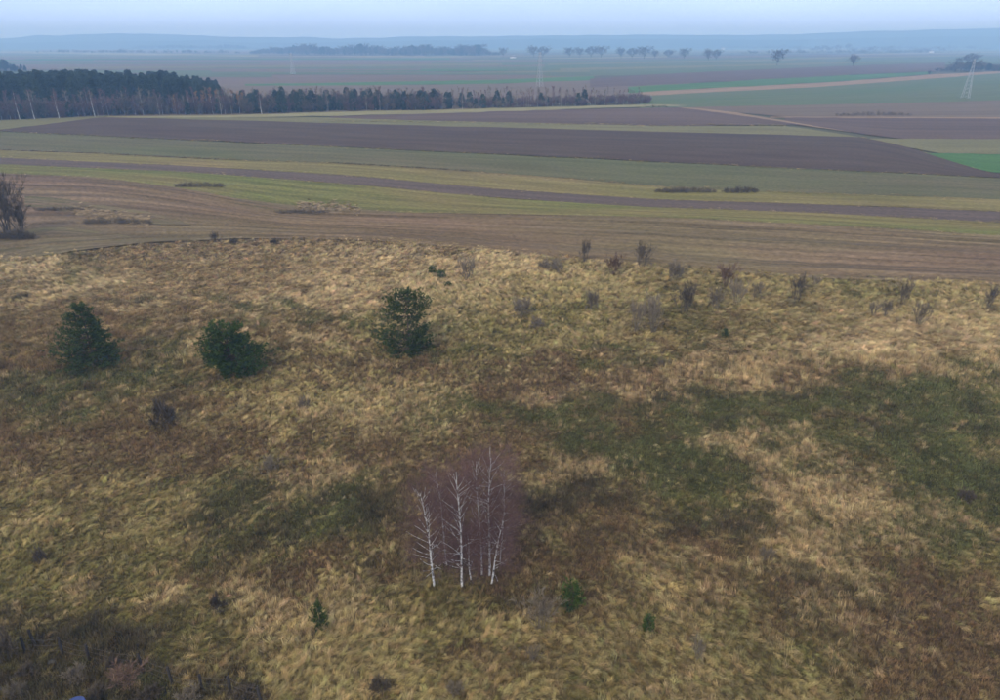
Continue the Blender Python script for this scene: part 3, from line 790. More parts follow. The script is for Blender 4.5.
def forest_birch(seed, h, rad, twigmat, trunk_w=.11, twigs=15, clear=.3, tw=.05):
    r = np.random.default_rng(seed); T, C = Geo(), Geo()
    n = 6; zz = np.linspace(-.3, h * .96, n); xy = np.cumsum(r.normal(0, .02 * h / n * 2, (n, 2)), 0); xy[0] = 0
    tp = np.concatenate([xy, zz[:, None]], 1); tr = trunk_w * (1 - np.linspace(0, .85, n))
    T.segs(tp[:-1], tp[1:], tr[:-1], tr[1:], 5, .5)
    for k in range(26):
        f = clear + (1 - clear) * r.uniform(0, .97)
        p = np.array([np.interp(f * h, zz, tp[:, 0]), np.interp(f * h, zz, tp[:, 1]), f * h])
        az = r.uniform(0, 6.28); L = rad * (1.15 - .75 * f) * r.uniform(.6, 1.2)
        d = np.array([cos(az), sin(az), 1.0])
        grow(T, C, r, p, unit(d), L, .03, 0, twig_n=twigs, twig_l=1.1, twig_w=tw, spread=.7, up=.2)
    return [('trunk', T.mesh('trunk', m_birch)), ('crown', C.mesh('crown', twigmat))]

def bare_tree(seed, h, spread, twigmat, bark, clear=.22, depth=3, twigs=10, tw=.12, tl=1.6, fill=0):
    r = np.random.default_rng(seed); T, C = Geo(), Geo()
    T.segs([(0, 0, -.3)], [(0, 0, h * clear)], .03 * h * .6, .03 * h * .45, 7, .3)
    for k in range(6):
        az = k * 2 * pi / 6 + r.normal(0, .3)
        d = unit(np.array([cos(az) * spread, sin(az) * spread, 1.0]))
        grow(T, C, r, np.array([0, 0, h * clear * r.uniform(.8, 1)]), d, h * .42 * r.uniform(.85, 1.15), .012 * h, depth, split=(3, 4), ratio=.6, up=.12, twig_n=twigs, twig_l=tl, twig_w=tw, spread=.7)
    n = int(90 * fill)
    for k in range(n):
        u = r.normal(size=3); u = unit(u) * r.uniform(.2, 1) ** .45
        c = np.array([u[0] * .36 * h, u[1] * .36 * h, h * .62 + u[2] * .34 * h])
        m = 12
        C.blades(c + r.normal(0, .3, (m, 3)), r.normal(0, .7, (m, 3)) + u, tl * r.uniform(.5, 1, m), tw * .8, r.uniform(0, 1, m), quad=True)
    return [('trunk', T.mesh('trunk', bark)), ('crown', C.mesh('crown', twigmat))]

def shrub(seed, h, rad, twigmat, stems=11, depth=2, twigs=9, tw=.024, tl=.42, up=.2, stemmat=None):
    r = np.random.default_rng(seed); T, C = Geo(), Geo()
    for k in range(stems):
        az = r.uniform(0, 6.28); o = r.uniform(0, .25) * rad
        tiltv = r.uniform(.15, 1) * rad / h * 1.1
        grow(T, C, r, np.array([cos(az) * o, sin(az) * o, -.05]), unit(np.array([cos(az) * tiltv, sin(az) * tiltv, 1.0])), h * .55 * r.uniform(.7, 1.1), .022 * h / 2, depth, split=(2, 4), ratio=.6, up=up, twig_n=twigs, twig_l=tl, twig_w=tw, spread=.55, sides=4)
    return [('stems', T.mesh('stems', stemmat or twigmat)), ('twigs', C.mesh('twigs', twigmat))]

def join_parts(parts, name):
    """one mesh from a plant's parts, for trees too far to tell apart."""
    V, F3, F4, T, off = [], [], [], [], 0
    for _, me in parts:
        n = len(me.vertices); co = np.zeros(n * 3, np.float32); me.vertices.foreach_get('co', co)
        tv = np.zeros(n, np.float32); me.attributes['tint'].data.foreach_get('value', tv)
        ls_ = np.zeros(len(me.polygons), np.int32); me.polygons.foreach_get('loop_total', ls_)
        st = np.zeros(len(me.polygons), np.int32); me.polygons.foreach_get('loop_start', st)
        vi = np.zeros(len(me.loops), np.int32); me.loops.foreach_get('vertex_index', vi)
        for k, F in ((3, F3), (4, F4)):
            s0 = st[ls_ == k]
            if len(s0): F.append(vi[s0[:, None] + np.arange(k)[None]] + off)
        V.append(co.reshape(-1, 3)); T.append(tv); off += n
    fs = []
    if F3: fs.append(np.concatenate(F3))
    if F4: fs.append(np.concatenate(F4))
    return np_mesh(name, np.concatenate(V), fs, parts[-1][1].materials[0], np.concatenate(T))
# ------------------------------------------------------------------ the three big pines and the young ones in the meadow
def put(px, py, ytop):
    P = at(px, py)
    return P, height_to(P, ytop)
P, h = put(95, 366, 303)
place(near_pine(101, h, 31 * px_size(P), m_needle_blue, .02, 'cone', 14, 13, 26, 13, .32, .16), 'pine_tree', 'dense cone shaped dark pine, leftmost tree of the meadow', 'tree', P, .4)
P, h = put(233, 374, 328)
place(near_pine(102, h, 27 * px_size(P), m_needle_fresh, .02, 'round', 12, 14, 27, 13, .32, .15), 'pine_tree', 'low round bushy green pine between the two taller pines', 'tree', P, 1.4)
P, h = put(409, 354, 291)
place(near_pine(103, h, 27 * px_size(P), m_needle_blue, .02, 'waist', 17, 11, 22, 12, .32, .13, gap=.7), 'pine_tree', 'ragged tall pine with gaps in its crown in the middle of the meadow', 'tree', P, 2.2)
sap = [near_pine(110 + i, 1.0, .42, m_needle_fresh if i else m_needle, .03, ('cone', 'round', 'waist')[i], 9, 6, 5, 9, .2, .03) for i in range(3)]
for px, py, yt, wpx, k, lb in [
    (432, 274, 264.5, 9, 1, 'small dark green pine bush, upper left of three near the grey shrub'),
    (441, 278, 269, 10, 1, 'small dark green pine bush, middle one of three near the grey shrub'),
    (448, 287, 281, 8, 1, 'smallest dark pine bush, lowest of three above the ragged pine'),
    (321, 627, 599, 19, 0, 'young upright green pine alone in straw grass at lower left'),
    (572, 607, 580, 23, 1, 'young rounded dark green pine right of the birch grove'),
    (647, 631, 614, 13, 1, 'tiny bright green pine at right of the young rounded pine'),
    
    (725, 338, 327, 9, 0, 'tiny green pine among the bare shrubs at the right'),
    ]:
    P, h = put(px, py, yt)
    w = .85 * wpx * px_size(P) / .84; h *= .88
    place(sap[k], 'young_pine', lb, 'young pine', P, px * .7, (w, w, h), 'young pines in the meadow')

# ------------------------------------------------------------------ birch grove in the foreground
def grove_birch(seed, h, lean, rad, limbs=20, thick=.085, twigs=11, deadlow=True):
    r = np.random.default_rng(seed); T, C = Geo(), Geo(); B = T
    n = 12; s = np.linspace(0, 1, n)
    xy = np.stack([lean[0] * s + .12 * np.sin(s * 5 + seed) * s, lean[1] * s + .12 * np.cos(s * 4 + seed) * s], 1)
    tp = np.concatenate([xy, (s * h - .1)[:, None]], 1); tr = thick * (1 - s * .85)
    T.segs(tp[:-1], tp[1:], tr[:-1], tr[1:], 7, .5)
    for k in range(limbs):
        f = .16 + .8 * (k + r.uniform()) / limbs
        p = np.array([np.interp(f, s, tp[:, j]) for j in range(3)])
        az = r.uniform(0, 6.28)
        if f < .4: L, upv, wg = rad * r.uniform(.45, .9), r.uniform(.05, .5), .2
        else: L, upv, wg = rad * (1.2 - .7 * f) * r.uniform(.7, 1.1), r.uniform(.7, 1.5), .25
        d = unit(np.array([cos(az), sin(az), upv]))
        grow(B, C, r, p, d, L, thick * .27 * (1.1 - .6 * f), 1, split=(3, 5), ratio=.6, up=.12, wig=wg, twig_n=twigs, twig_l=.75, twig_w=.012, spread=.65, sides=4, tipdroop=.25)
    # crown of fine hanging twigs
    for k in range(118):
        f = r.uniform(.2, 1.0); az = r.uniform(0, 6.28); q = rad * (1.15 - .55 * f) * math.sqrt(r.uniform(.05, 1))
        c = np.array([np.interp(f, s, tp[:, 0]) + cos(az) * q, np.interp(f, s, tp[:, 1]) + sin(az) * q, f * h + .15 * q])
        m = 24
        D = r.normal(0, .55, (m, 3)) + np.array([cos(az) * .6, sin(az) * .6, .35])
        C.blades(c + r.normal(0, .22, (m, 3)), D, r.uniform(.35, .9, m), .011, r.uniform(0, 1, m), quad=True)
    return [('trunk', T.mesh('birch_trunk', m_birch)), ('crown', C.mesh('birch_crown', m_twig_birch))]
for i, (bx, by, tx, ty, rad, th, lb) in enumerate([
    (434.5, 586, 422, 487, 1.75, .08, 'white birch standing apart at the left of the foreground grove, leaning left'),
    (462, 587, 458, 472, 2.0, .085, 'tall white birch with many side limbs, second from left in the grove'),
    (482, 575, 477, 461, 1.9, .07, 'thinner tall birch in the middle rear of the grove'),
    (489.5, 576, 490, 456, 2.05, .085, 'tallest straight white birch of the foreground grove'),
    (491.5, 584, 503, 512, 1.4, .07, 'short birch leaning right at the front of the grove'),
    (471, 580, 466, 531, 1.1, .06, 'short thin birch stem between the tall trunks of the grove'),
    (447, 566, 436, 472, 1.6, .045, 'slender greyish birch at the back left of the grove'),
    (500, 562, 506, 468, 1.6, .045, 'slender birch at the back right of the grove')]):
    P = at(bx, by); h = height_to(P, ty)
    x_top = (tx - 500) / FPX * (P[1] * CP + (H - P[2] - h) * SP)
    place(grove_birch(200 + i, h, (x_top - P[0], rng.normal(0, .2)), rad, 44 if h > 6 else 16, th), 'birch_tree', lb, 'birch', P, 0, group='birches of the foreground grove')

# ------------------------------------------------------------------ bare shrubs of the meadow
SH = {'grey': [shrub(300 + i, 2.0, .9, m_twig_grey) for i in range(3)], 'red': [shrub(310 + i, 2.0, .9, m_twig_red) for i in range(2)],
      'dark': [shrub(320 + i, 2.0, 1.0, m_twig_dark, twigs=9) for i in range(3)], 'low': [shrub(330 + i, 1.0, 1.2, m_twig_grey, stems=14, up=.05, tl=.35) for i in range(2)],
      'lowdark': [shrub(340 + i, 1.0, 1.2, m_twig_dark, stems=18, up=.05, tl=.35, twigs=10, tw=.03) for i in range(2)]}
SW = {'grey': 1.9, 'red': 1.9, 'dark': 2.1, 'low': 2.6, 'lowdark': 2.6}
SHH = {'grey': 2.1, 'red': 2.1, 'dark': 2.1, 'low': 1.05, 'lowdark': 1.05}
shrub_spots = [
    (467, 279, 257, 20, 'grey', 'grey fan shaped bare shrub right of the small pine bushes'),
    (585, 263, 242, 13, 'dark', 'narrow dark bare shrub at the field edge right of the middle'),
    (641, 268, 246, 17, 'dark', 'dark upright bush against the ploughed field'),
    (613, 275, 256, 16, 'red', 'reddish bare shrub between two dark bushes at the field edge'),
    (551, 270, 259, 28, 'low', 'low wide grey shrub near the field edge'),
    (675, 281, 264, 22, 'low', 'spreading grey brown shrub right of the dark upright bush'),
    (684, 314, 287, 24, 'dark', 'broad dark bare shrub, largest of the right hand group'),
    (726, 287, 265, 20, 'red', 'brownish shrub with green foot at the ploughed field edge'),
    (736, 305, 283, 16, 'grey', 'grey bare shrub just below the brownish green footed one'),
    (715, 309, 288, 16, 'grey', 'thin grey shrub left of its twin in the right hand group'),
    (755, 299, 284, 14, 'grey', 'small faint shrub at the right end of the right hand group'),
    (592, 311, 293, 16, 'low', 'small grey round shrub alone below the field edge'),
    (636, 333, 300, 16, 'grey', 'left half of a loose pair of grey shrubs in mid meadow'),
    (653, 333, 299, 22, 'grey', 'right half of a loose pair of grey shrubs in mid meadow'),
    (797, 302, 278, 14, 'dark', 'slim dark shrub with forked top at right'),
    (815, 286, 276, 10, 'grey', 'tiny shrub at the field edge beside the slim dark one'),
    (903, 306, 282, 15, 'dark', 'slim dark shrub near the right edge of the meadow'),
    (885, 318, 303, 14, 'grey', 'pale thin shrub left of the slim dark shrub at right'),
    (873, 316, 302, 10, 'grey', 'smallest of the pale thin shrubs at right'),
    (918, 326, 304, 14, 'grey', 'pale thin shrub below the slim dark shrub at right'),
    (988, 308, 288, 12, 'dark', 'dark thin shrub at the right edge'),
    (522, 318, 300, 26, 'low', 'faint low shrub in the green hollow right of the ragged pine'),
    (538, 328, 318, 18, 'low', 'small faint violet shrub below the green hollow'),
    (163, 428, 401, 36, 'lowdark', 'dark grey rounded shrub below the two left pines'),
    (41, 562, 548, 17, 'lowdark', 'dark reddish shrub in straw at the left edge'),
    (220, 612, 592, 20, 'lowdark', 'dark withered shrub in the straw at lower left'),
    (540, 630, 594, 34, 'grey', 'brownish bare shrub at the foot of the birch grove, right side'),
    (533, 664, 646, 16, 'grey', 'small bare shrub at the bottom below the grove'),
    (697, 660, 636, 16, 'grey', 'grey brown withered shrub at lower right'),
    (270, 472, 458, 26, 'low', 'low dark brown shrub at the edge of the left dark turf'),
    (115, 670, 655, 18, 'lowdark', 'blue grey withered bush by the fence'),
    (8, 660, 630, 34, 'lowdark', 'dark wine red bush in the lower left corner'),
    (123, 688, 671, 44, 'red', 'rusty brown bramble behind the fence'),
    (216, 243, 233, 12, 'dark', 'small dark bush on the edge of the near ploughed field at left'),
    (234, 244, 239, 9, 'lowdark', 'small tuft of dark scrub on the edge of the near ploughed field'),
    (275, 244, 239, 12, 'lowdark', 'second tuft of dark scrub on the edge of the ploughed field'),
    (305, 410, 396, 16, 'low', 'faint grey weed shrub in straw right of the round pine'),
    (765, 560, 548, 20, 'low', 'dark weed clump at right below the tan grass patch'),
    (966, 500, 490, 22, 'lowdark', 'dark low scrub in green turf at the right edge'),
    (30, 676, 664, 30, 'lowdark', 'dark scrub behind the left fence posts'),
    (76, 682, 668, 34, 'low', 'grey brown scrub behind the middle of the fence'),
    (98, 697, 684, 30, 'lowdark', 'dark scrub near the drum at the bottom edge'),
    (150, 700, 688, 34, 'lowdark', 'dark scrub below the rusty bramble at the bottom edge'),
    (190, 703, 690, 40, 'low', 'brown scrub at the right part of the fence'),
    (245, 700, 689, 36, 'lowdark', 'dark scrub at the right end of the fence'),
    (18, 697, 684, 30, 'low', 'brown scrub in the lower left corner below the wine red bush'),
    (380, 692, 678, 30, 'lowdark', 'dark scrub at the bottom edge below the birch grove'),
    (455, 694, 684, 26, 'low', 'brown scrub at the bottom edge right of the dark one'),
    (660, 368, 357, 8, 'grey', 'single thin weed stem in brown grass, middle right'),
]
for i, (px, py, yt, wpx, k, lb) in enumerate(shrub_spots):
    P, h = put(px, py, yt)
    w = wpx * (1.2 if py < 340 else 1) * px_size(P) / SW[k]
    if py < 340: h *= 1.15
    place(SH[k][i % len(SH[k])], 'bare_shrub', lb, 'shrub', P, i * 1.3, (w, w, h / SHH[k]), 'bare shrubs of the meadow')
# larger bushes and thickets at the fields
big_bush = shrub(350, 6.0, 3.0, m_twig_dark, stems=16, depth=3, twigs=8, tw=.05, tl=.9)
for px, py, yt, wpx, lb in [(8, 234, 182, 34, 'tall leafless bush at the left edge beside the near field'), (22, 236, 205, 24, 'leafless bush leaning out right of the tall one at the left edge')]:
    P, h = put(px, py, yt); w = wpx * px_size(P) / 6.0
    place(big_bush, 'bare_bush', lb, 'bush', P, px * .3, (w, w, h / 6.0), 'bushes at the left edge')
def thicket(seed, px0, px1, py, hpx, mat, n, dens=26):
    """a low tangled row of scrub, one mass with a common root line."""
    r = np.random.default_rng(seed); T, C = Geo(), Geo()
    P0 = at((px0 + px1) / 2, py)
    for k in range(n):
        t = r.uniform(); y = py + r.normal(0, .5)
        P = at(px0 + (px1 - px0) * t, y) - P0
        hh = hpx * px_size(P0) * (.45 + .75 * math.sin(pi * min(max(t, .06), .94)) ** .5) * r.uniform(.5, 1.1)
        T.segs([P - np.array([0, 0, .1])], [P + np.array([r.normal(0, .2), r.normal(0, .2), hh * .6])], .03, .015, 3, .2)
        D = r.normal(0, .8, (dens, 3)) + np.array([0, 0, .8])
        C.blades(P + np.array([0, 0, hh * .1]) + r.uniform(0, .5, (dens, 1)) * np.array([[0, 0, hh]]) + r.normal(0, .25, (dens, 3)) * np.array([1, 1, .3]), D, hh * r.uniform(.25, .6, dens), .06, r.uniform(0, 1, dens), quad=True)
    P0 = P0 + np.array([0, 0, .2])
    return P0, [('stems', T.mesh('stems', mat)), ('twigs', C.mesh('twigs', mat))]
for sd, a0, a1, y, hp, mt, n, lb in [
    (361, 655, 716, 193, 5, m_twig_dark, 130, 'long black strip of scrub on the strip boundary right of the middle'),
    (362, 722, 758, 193, 6, m_twig_dark, 80, 'shorter dark scrub clump right of the long black strip'),
    (363, 176, 224, 187.5, 5, m_twig_dark, 90, 'purple dark scrub at the upper edge of the near ploughed field'),
    (364, 35, 85, 211, 3.5, m_twig_dark, 70, 'thin dark hedge line left of the straw bank'),
    (365, 85, 152, 224, 5, m_twig_grey, 110, 'brushy dark foot of the straw bank in the near field'),
    (366, 275, 330, 214, 4, m_twig_dark, 80, 'dark scrub line under the pale straw heap in the near field'),
    (367, 0, 34, 240, 10, m_twig_dark, 110, 'dark tangled thicket at the foot of the left edge bushes'),
    (368, 832, 912, 116, 4, m_twig_dark, 120, 'dark scrub along the far brown field at the right'),
    (369, 0, 220, 160, 1.8, m_twig_dark, 190, 'thin dark line of weeds along the upper field boundary at left'),
    (370, 330, 470, 169, 1.6, m_twig_dark, 100, 'faint dark weed line on the field boundary, middle'),
    (371, 640, 668, 107.5, 2.0, m_twig_dark, 40, 'short dark scrub line at the end of the young birches')]:
    y1 = y
    if sd == 369: P0, parts = None, None
    if sd in (369, 370):
        r = np.random.default_rng(sd); T, C = Geo(), Geo()
        line = [(0, 151), (100, 154.5), (220, 160.5), (330, 163.5), (440, 170), (560, 178.5)]
        P0 = at((a0 + a1) / 2, float(poly_y(line, np.array((a0 + a1) / 2))))
        for k in range(n):
            x = r.uniform(a0, a1); Q = at(x, float(poly_y(line, np.array(x)))) - P0; Q[2] += .2
            D = r.normal(0, .7, (16, 3)) + np.array([0, 0, .8])
            C.blades(Q + r.normal(0, .35, (16, 3)) * np.array([1, 1, .1]), D, r.uniform(.3, 1.0, 16) * hp * .35, .07, r.uniform(0, 1, 16), quad=True)
        parts = [('twigs', C.mesh('twigs', mt))]
    else:
        P0, parts = thicket(sd, a0, a1, y, hp, mt, n)
    place(parts, 'thicket', lb, 'thicket', P0, group='scrub along the field edges')
# straw on the two banks in the near field
def straw_bank(name, label, xs, ys, n, seed):
    r = np.random.default_rng(seed)
    px = r.uniform(xs[0], xs[1], n); mid = poly_y(ys, px); py = mid + r.normal(0, 2.6, n)
    P = at(px, py); P[:, 2] += .18
    scatter(name, label, 'grass', P, np.stack([r.normal(0, .1, n), r.normal(0, .1, n), r.uniform(0, 6.28, n)], 1), np.stack([r.uniform(.6, 1.2, n)] * 2 + [r.uniform(.25, .6, n)], 1), np.array([.42, .31, .17]) * r.uniform(.4, 1.2, (n, 1)), r.integers(0, 4, n), lying)
straw_bank('straw_grass', 'pale straw grass on the bank inside the near ploughed field', (75, 150), [(60, 210), (100, 215), (150, 222)], 700, 381)
straw_bank('straw_grass', 'pale straw heap of grass at the top of the near ploughed field', (298, 360), [(298, 207), (330, 207.5), (360, 211)], 360, 382)

# ------------------------------------------------------------------ wood behind the plot
front = [(-100, 124), (0, 120.5), (60, 118.5), (100, 116.5), (166, 115.3), (240, 115), (336, 112), (430, 110.8), (500, 108.6), (668, 104)]
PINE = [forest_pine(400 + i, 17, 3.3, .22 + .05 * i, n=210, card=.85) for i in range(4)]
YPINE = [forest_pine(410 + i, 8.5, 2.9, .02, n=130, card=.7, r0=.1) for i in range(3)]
BIRCH = [forest_birch(420 + i, 12, 2.6, m_twig_birch if i % 2 else m_twig_grey, twigs=20, clear=.12, tw=.07, trunk_w=.065) for i in range(4)]
LARCH = [forest_birch(430 + i, 12, 2.0, m_larch, twigs=26, tw=.09) for i in range(2)]
r = np.random.default_rng(77)
def wood_spot(px, back):
    """a point `back` metres behind the front edge of the wood."""
    P = at(px, float(poly_y(front, np.array(px))))
    k = 1 + back / math.hypot(P[0], P[1])
    return np.array([P[0] * k, P[1] * k, 0.0])
cnt = 0
for row, back in enumerate((14, 26, 40, 56, 74)):
    for px in np.arange(-60, 226, 11.5):
        x = px + r.uniform(-4.5, 4.5) + row * 3
        if x > 224: continue
        s = (1.04 if x < 105 else .98 if x < 170 else .98 - .3 * (x - 170) / 60) * r.uniform(.9, 1.06)
        Q = wood_spot(x, back + r.uniform(-5, 5))
        place(PINE[r.integers(0, 4)], 'pine_tree', 'tall dark pine inside the wood at the far left', 'tree', Q, r.uniform(0, 6.28), (s * 1.1, s * 1.1, s), 'pines of the left wood')
for k in range(84):
    px = 228 + 204 * (k + r.uniform(-1, 1)) / 84 + r.normal(0, 4)
    s = r.uniform(.55, 1.25) * (1.05 if px < 300 else .95)
    place(YPINE[r.integers(0, 3)], 'young_pine', 'dark young pine in the low part of the wood', 'tree', wood_spot(px, r.uniform(2, 26)), r.uniform(0, 6.28), (s * r.uniform(.8, 1.2), s * r.uniform(.8, 1.2), s), 'young pines of the low wood')
for px in list(np.arange(-40, 225, 16)):
    s = r.uniform(.5, .85)
    place(YPINE[r.integers(0, 3)], 'young_pine', 'dark young pine at the foot of the left wood', 'tree', wood_spot(px + r.uniform(-5, 5), 4 + r.uniform(-3, 5)), r.uniform(0, 6.28), (s, s, s), 'undergrowth pines of the left wood')
for px in (447, 462, 470, 483, 497, 503, 509, 541, 547, 578, 584, 450, 476):
    s = r.uniform(.55, 1.0)
    place(YPINE[r.integers(0, 3)], 'young_pine', 'dark pine standing among the young birches', 'tree', wood_spot(px, r.uniform(2, 10)), r.uniform(0, 6.28), (s, s, s), 'pines among the young birches')
for px, lb in ((20, 'white birch trunk at the edge of the left wood, first from the left'), (35, 'white birch trunk at the edge of the left wood, second from the left'), (59, 'brightest white birch trunk at the edge of the left wood'),
               (95, 'pale birch trunk near the left corner of the plot'), (262, 'pale birch trunk in front of the dark low wood')):
    place(forest_birch(440 + px, 12.5 if px < 100 else 10, 2.0, m_twig_birch, .12), 'birch_tree', lb, 'birch', wood_spot(px, -1.5), px, 1.0, 'birches along the wood')
for px in np.arange(-60, 226, 4.6):
    s = r.uniform(.7, 1.05)
    place(BIRCH[r.integers(0, 4)], 'birch_tree', 'leafless birch along the front of the left wood', 'birch', wood_spot(px + r.uniform(-3, 3), r.uniform(0, 9)), r.uniform(0, 6.28), (s, s, s), 'birches along the left wood')
for px in np.arange(226, 438, 4.0):
    s = r.uniform(.65, .95)
    place(BIRCH[r.integers(0, 4)], 'birch_tree', 'leafless birch mixed into the low dark wood', 'birch', wood_spot(px + r.uniform(-3, 3), r.uniform(2, 26)), r.uniform(0, 6.28), (s, s, s), 'birches of the low wood')
for px in np.arange(440, 645, 2.6):
    s = r.uniform(.6, .85) * (1 - .3 * max(0, (px - 560) / 90))
    place(BIRCH[r.integers(0, 4)], 'birch_tree', 'thin young birch in the open plantation right of the wood', 'birch', wood_spot(px + r.uniform(-3, 3), r.uniform(1, 30)), r.uniform(0, 6.28), (s * .8, s * .8, s), 'young birches of the plantation')
for px, s, lb in ((176, .8, 'small rusty larch among the left wood birches'), (199, .9, 'rusty larch, first of four below the end of the tall pines'), (206, .95, 'rusty larch, second of four below the end of the tall pines'), (213, 1.05, 'tallest rusty orange larch below the end of the tall pines'),
               (219, .95, 'rusty larch, last of four below the end of the tall pines'), (235, .95, 'left one of the three orange larches right of the tall pines'), (240, .9, 'middle one of the three orange larches right of the tall pines'), (245, .85, 'right one of the three orange larches right of the tall pines')):
    place(LARCH[int(px) % 2], 'larch_tree', lb, 'larch', wood_spot(px, r.uniform(4, 12)), px, (s, s, s * .92), 'orange larches in the wood')
# brushwood that fills the wood between the stems
BRUSH = [join_parts(shrub(470 + i, 5.0, 2.4, (m_twig_birch, m_twig_dark, m_twig_grey)[i], stems=9, depth=2, twigs=8, tw=.09, tl=.9), 'brush') for i in range(3)]
def brushwood(label, x0, x1, back, n, hmin, hmax, seed, kinds):
    r = np.random.default_rng(seed)
    P = np.array([wood_spot(x, q) for x, q in zip(r.uniform(x0, x1, n), r.uniform(*back, n))])
    s = r.uniform(hmin, hmax, n) / 5.0
    scatter('brushwood', label, 'brushwood', P, np.stack([0 * s, 0 * s, r.uniform(0, 6.28, n)], 1), np.stack([s * 1.2, s * 1.2, s], 1), np.ones((n, 3)) * .5, r.choice(kinds, n), BRUSH)
brushwood('purple brown brushwood between the stems of the left wood', -70, 228, (1, 24), 420, 3.5, 8.5, 481, (0, 0, 1))
brushwood('purple brown brushwood of the low wood', 226, 440, (1, 30), 330, 3, 7.5, 482, (0, 1, 1))
brushwood('thin purple brushwood among the young birches', 438, 650, (1, 32), 300, 2, 5, 483, (0, 0, 2))

# far woods: masses of trees on the plain
FARB = [bare_tree(450 + i, 20, .75, m_twig_dark, m_twig_dark, twigs=7, tw=.3, tl=2.4, depth=2) for i in range(2)]
far_protos = [join_parts(PINE[0], 'far_pine'), join_parts(PINE[2], 'far_pine'), join_parts(FARB[0], 'far_tree'), join_parts(FARB[1], 'far_tree')]
def wood(label, x0, x1, ylo, depth, n, hs, seed, kinds=(0, 1, 2, 3), edge=22):
    r = np.random.default_rng(seed)
    px = r.uniform(x0, x1, n)
    P = at(px, np.full(n, 0.) + poly_y(ylo, px))
    k = 1 + r.uniform(0, depth, n) / np.hypot(P[:, 0], P[:, 1])
    P[:, :2] *= k[:, None]; P[:, 2] = 0
    ends = np.clip(np.minimum(px - x0, x1 - px) / edge, .35, 1)
    s = hs / 17 * r.uniform(.55, 1.1, n) * ends * (1 + .18 * np.sin(px * .11 + seed) + .12 * np.sin(px * .37))
    scatter('far_wood', label, 'wood', P, np.stack([0 * s, 0 * s, r.uniform(0, 6.28, n)], 1), np.stack([s * 1.5, s * 1.5, s], 1), np.ones((n, 3)) * .5, r.choice(kinds, n), far_protos)
wood('dark block of wood farther off at the left edge', -120, 27, [(0, 73), (100, 73)], 120, 240, 15, 501, (0, 1))
wood('long blue wood on the plain left of the roadside trees', 250, 500, [(250, 54), (330, 55.5), (500, 56)], 250, 700, 20, 502)
wood('small blue wood on the plain at the far left', 66, 106, [(0, 48), (1000, 48)], 250, 160, 19, 503)
wood('low blue wood left of the long wood on the plain', 120, 262, [(0, 49), (1000, 50)], 300, 260, 17, 504)
wood('dark low wood behind the right mast', 935, 1130, [(930, 72), (1000, 72)], 60, 300, 9, 505)
wood('scattered blue trees on the far plain at the right', 700, 1000, [(700, 49), (1000, 50)], 900, 220, 15, 506, (2, 3))
wood('row of blue trees before the houses at the right', 780, 960, [(780, 51), (960, 52)], 120, 46, 15, 507, (2, 3))
wood('wooded rise at the far right of the plain', 905, 935, [(900, 46), (1000, 46)], 300, 120, 22, 508)
wood('far line of trees left of the small blue wood', -120, 70, [(-120, 48), (70, 48)], 500, 220, 17, 509)
wood('thin dark tree line far out at the left of the plain', 20, 250, [(20, 52.5), (250, 53.5)], 40, 150, 9, 510)
wood('thin dark tree line on the far plain right of the roadside trees', 730, 950, [(730, 54), (950, 53)], 40, 120, 9, 511, (2, 3))

_wr = np.random.default_rng(515)
_n = 420
_px = _wr.uniform(-90, 222, _n); _P = np.array([wood_spot(x, q) for x, q in zip(_px, _wr.uniform(60, 150, _n))])
_s = np.where(_px < 105, .93, np.where(_px < 170, .86, .86 - .3 * (_px - 170) / 55)) * _wr.uniform(.86, 1.04, _n)
scatter('wood_interior', 'close canopy of dark pines deep in the left wood', 'wood', _P, np.stack([0 * _s, 0 * _s, _wr.uniform(0, 6.28, _n)], 1), np.stack([_s * 1.25, _s * 1.25, _s], 1), np.ones((_n, 3)) * .5, _wr.integers(0, 2, _n), far_protos)

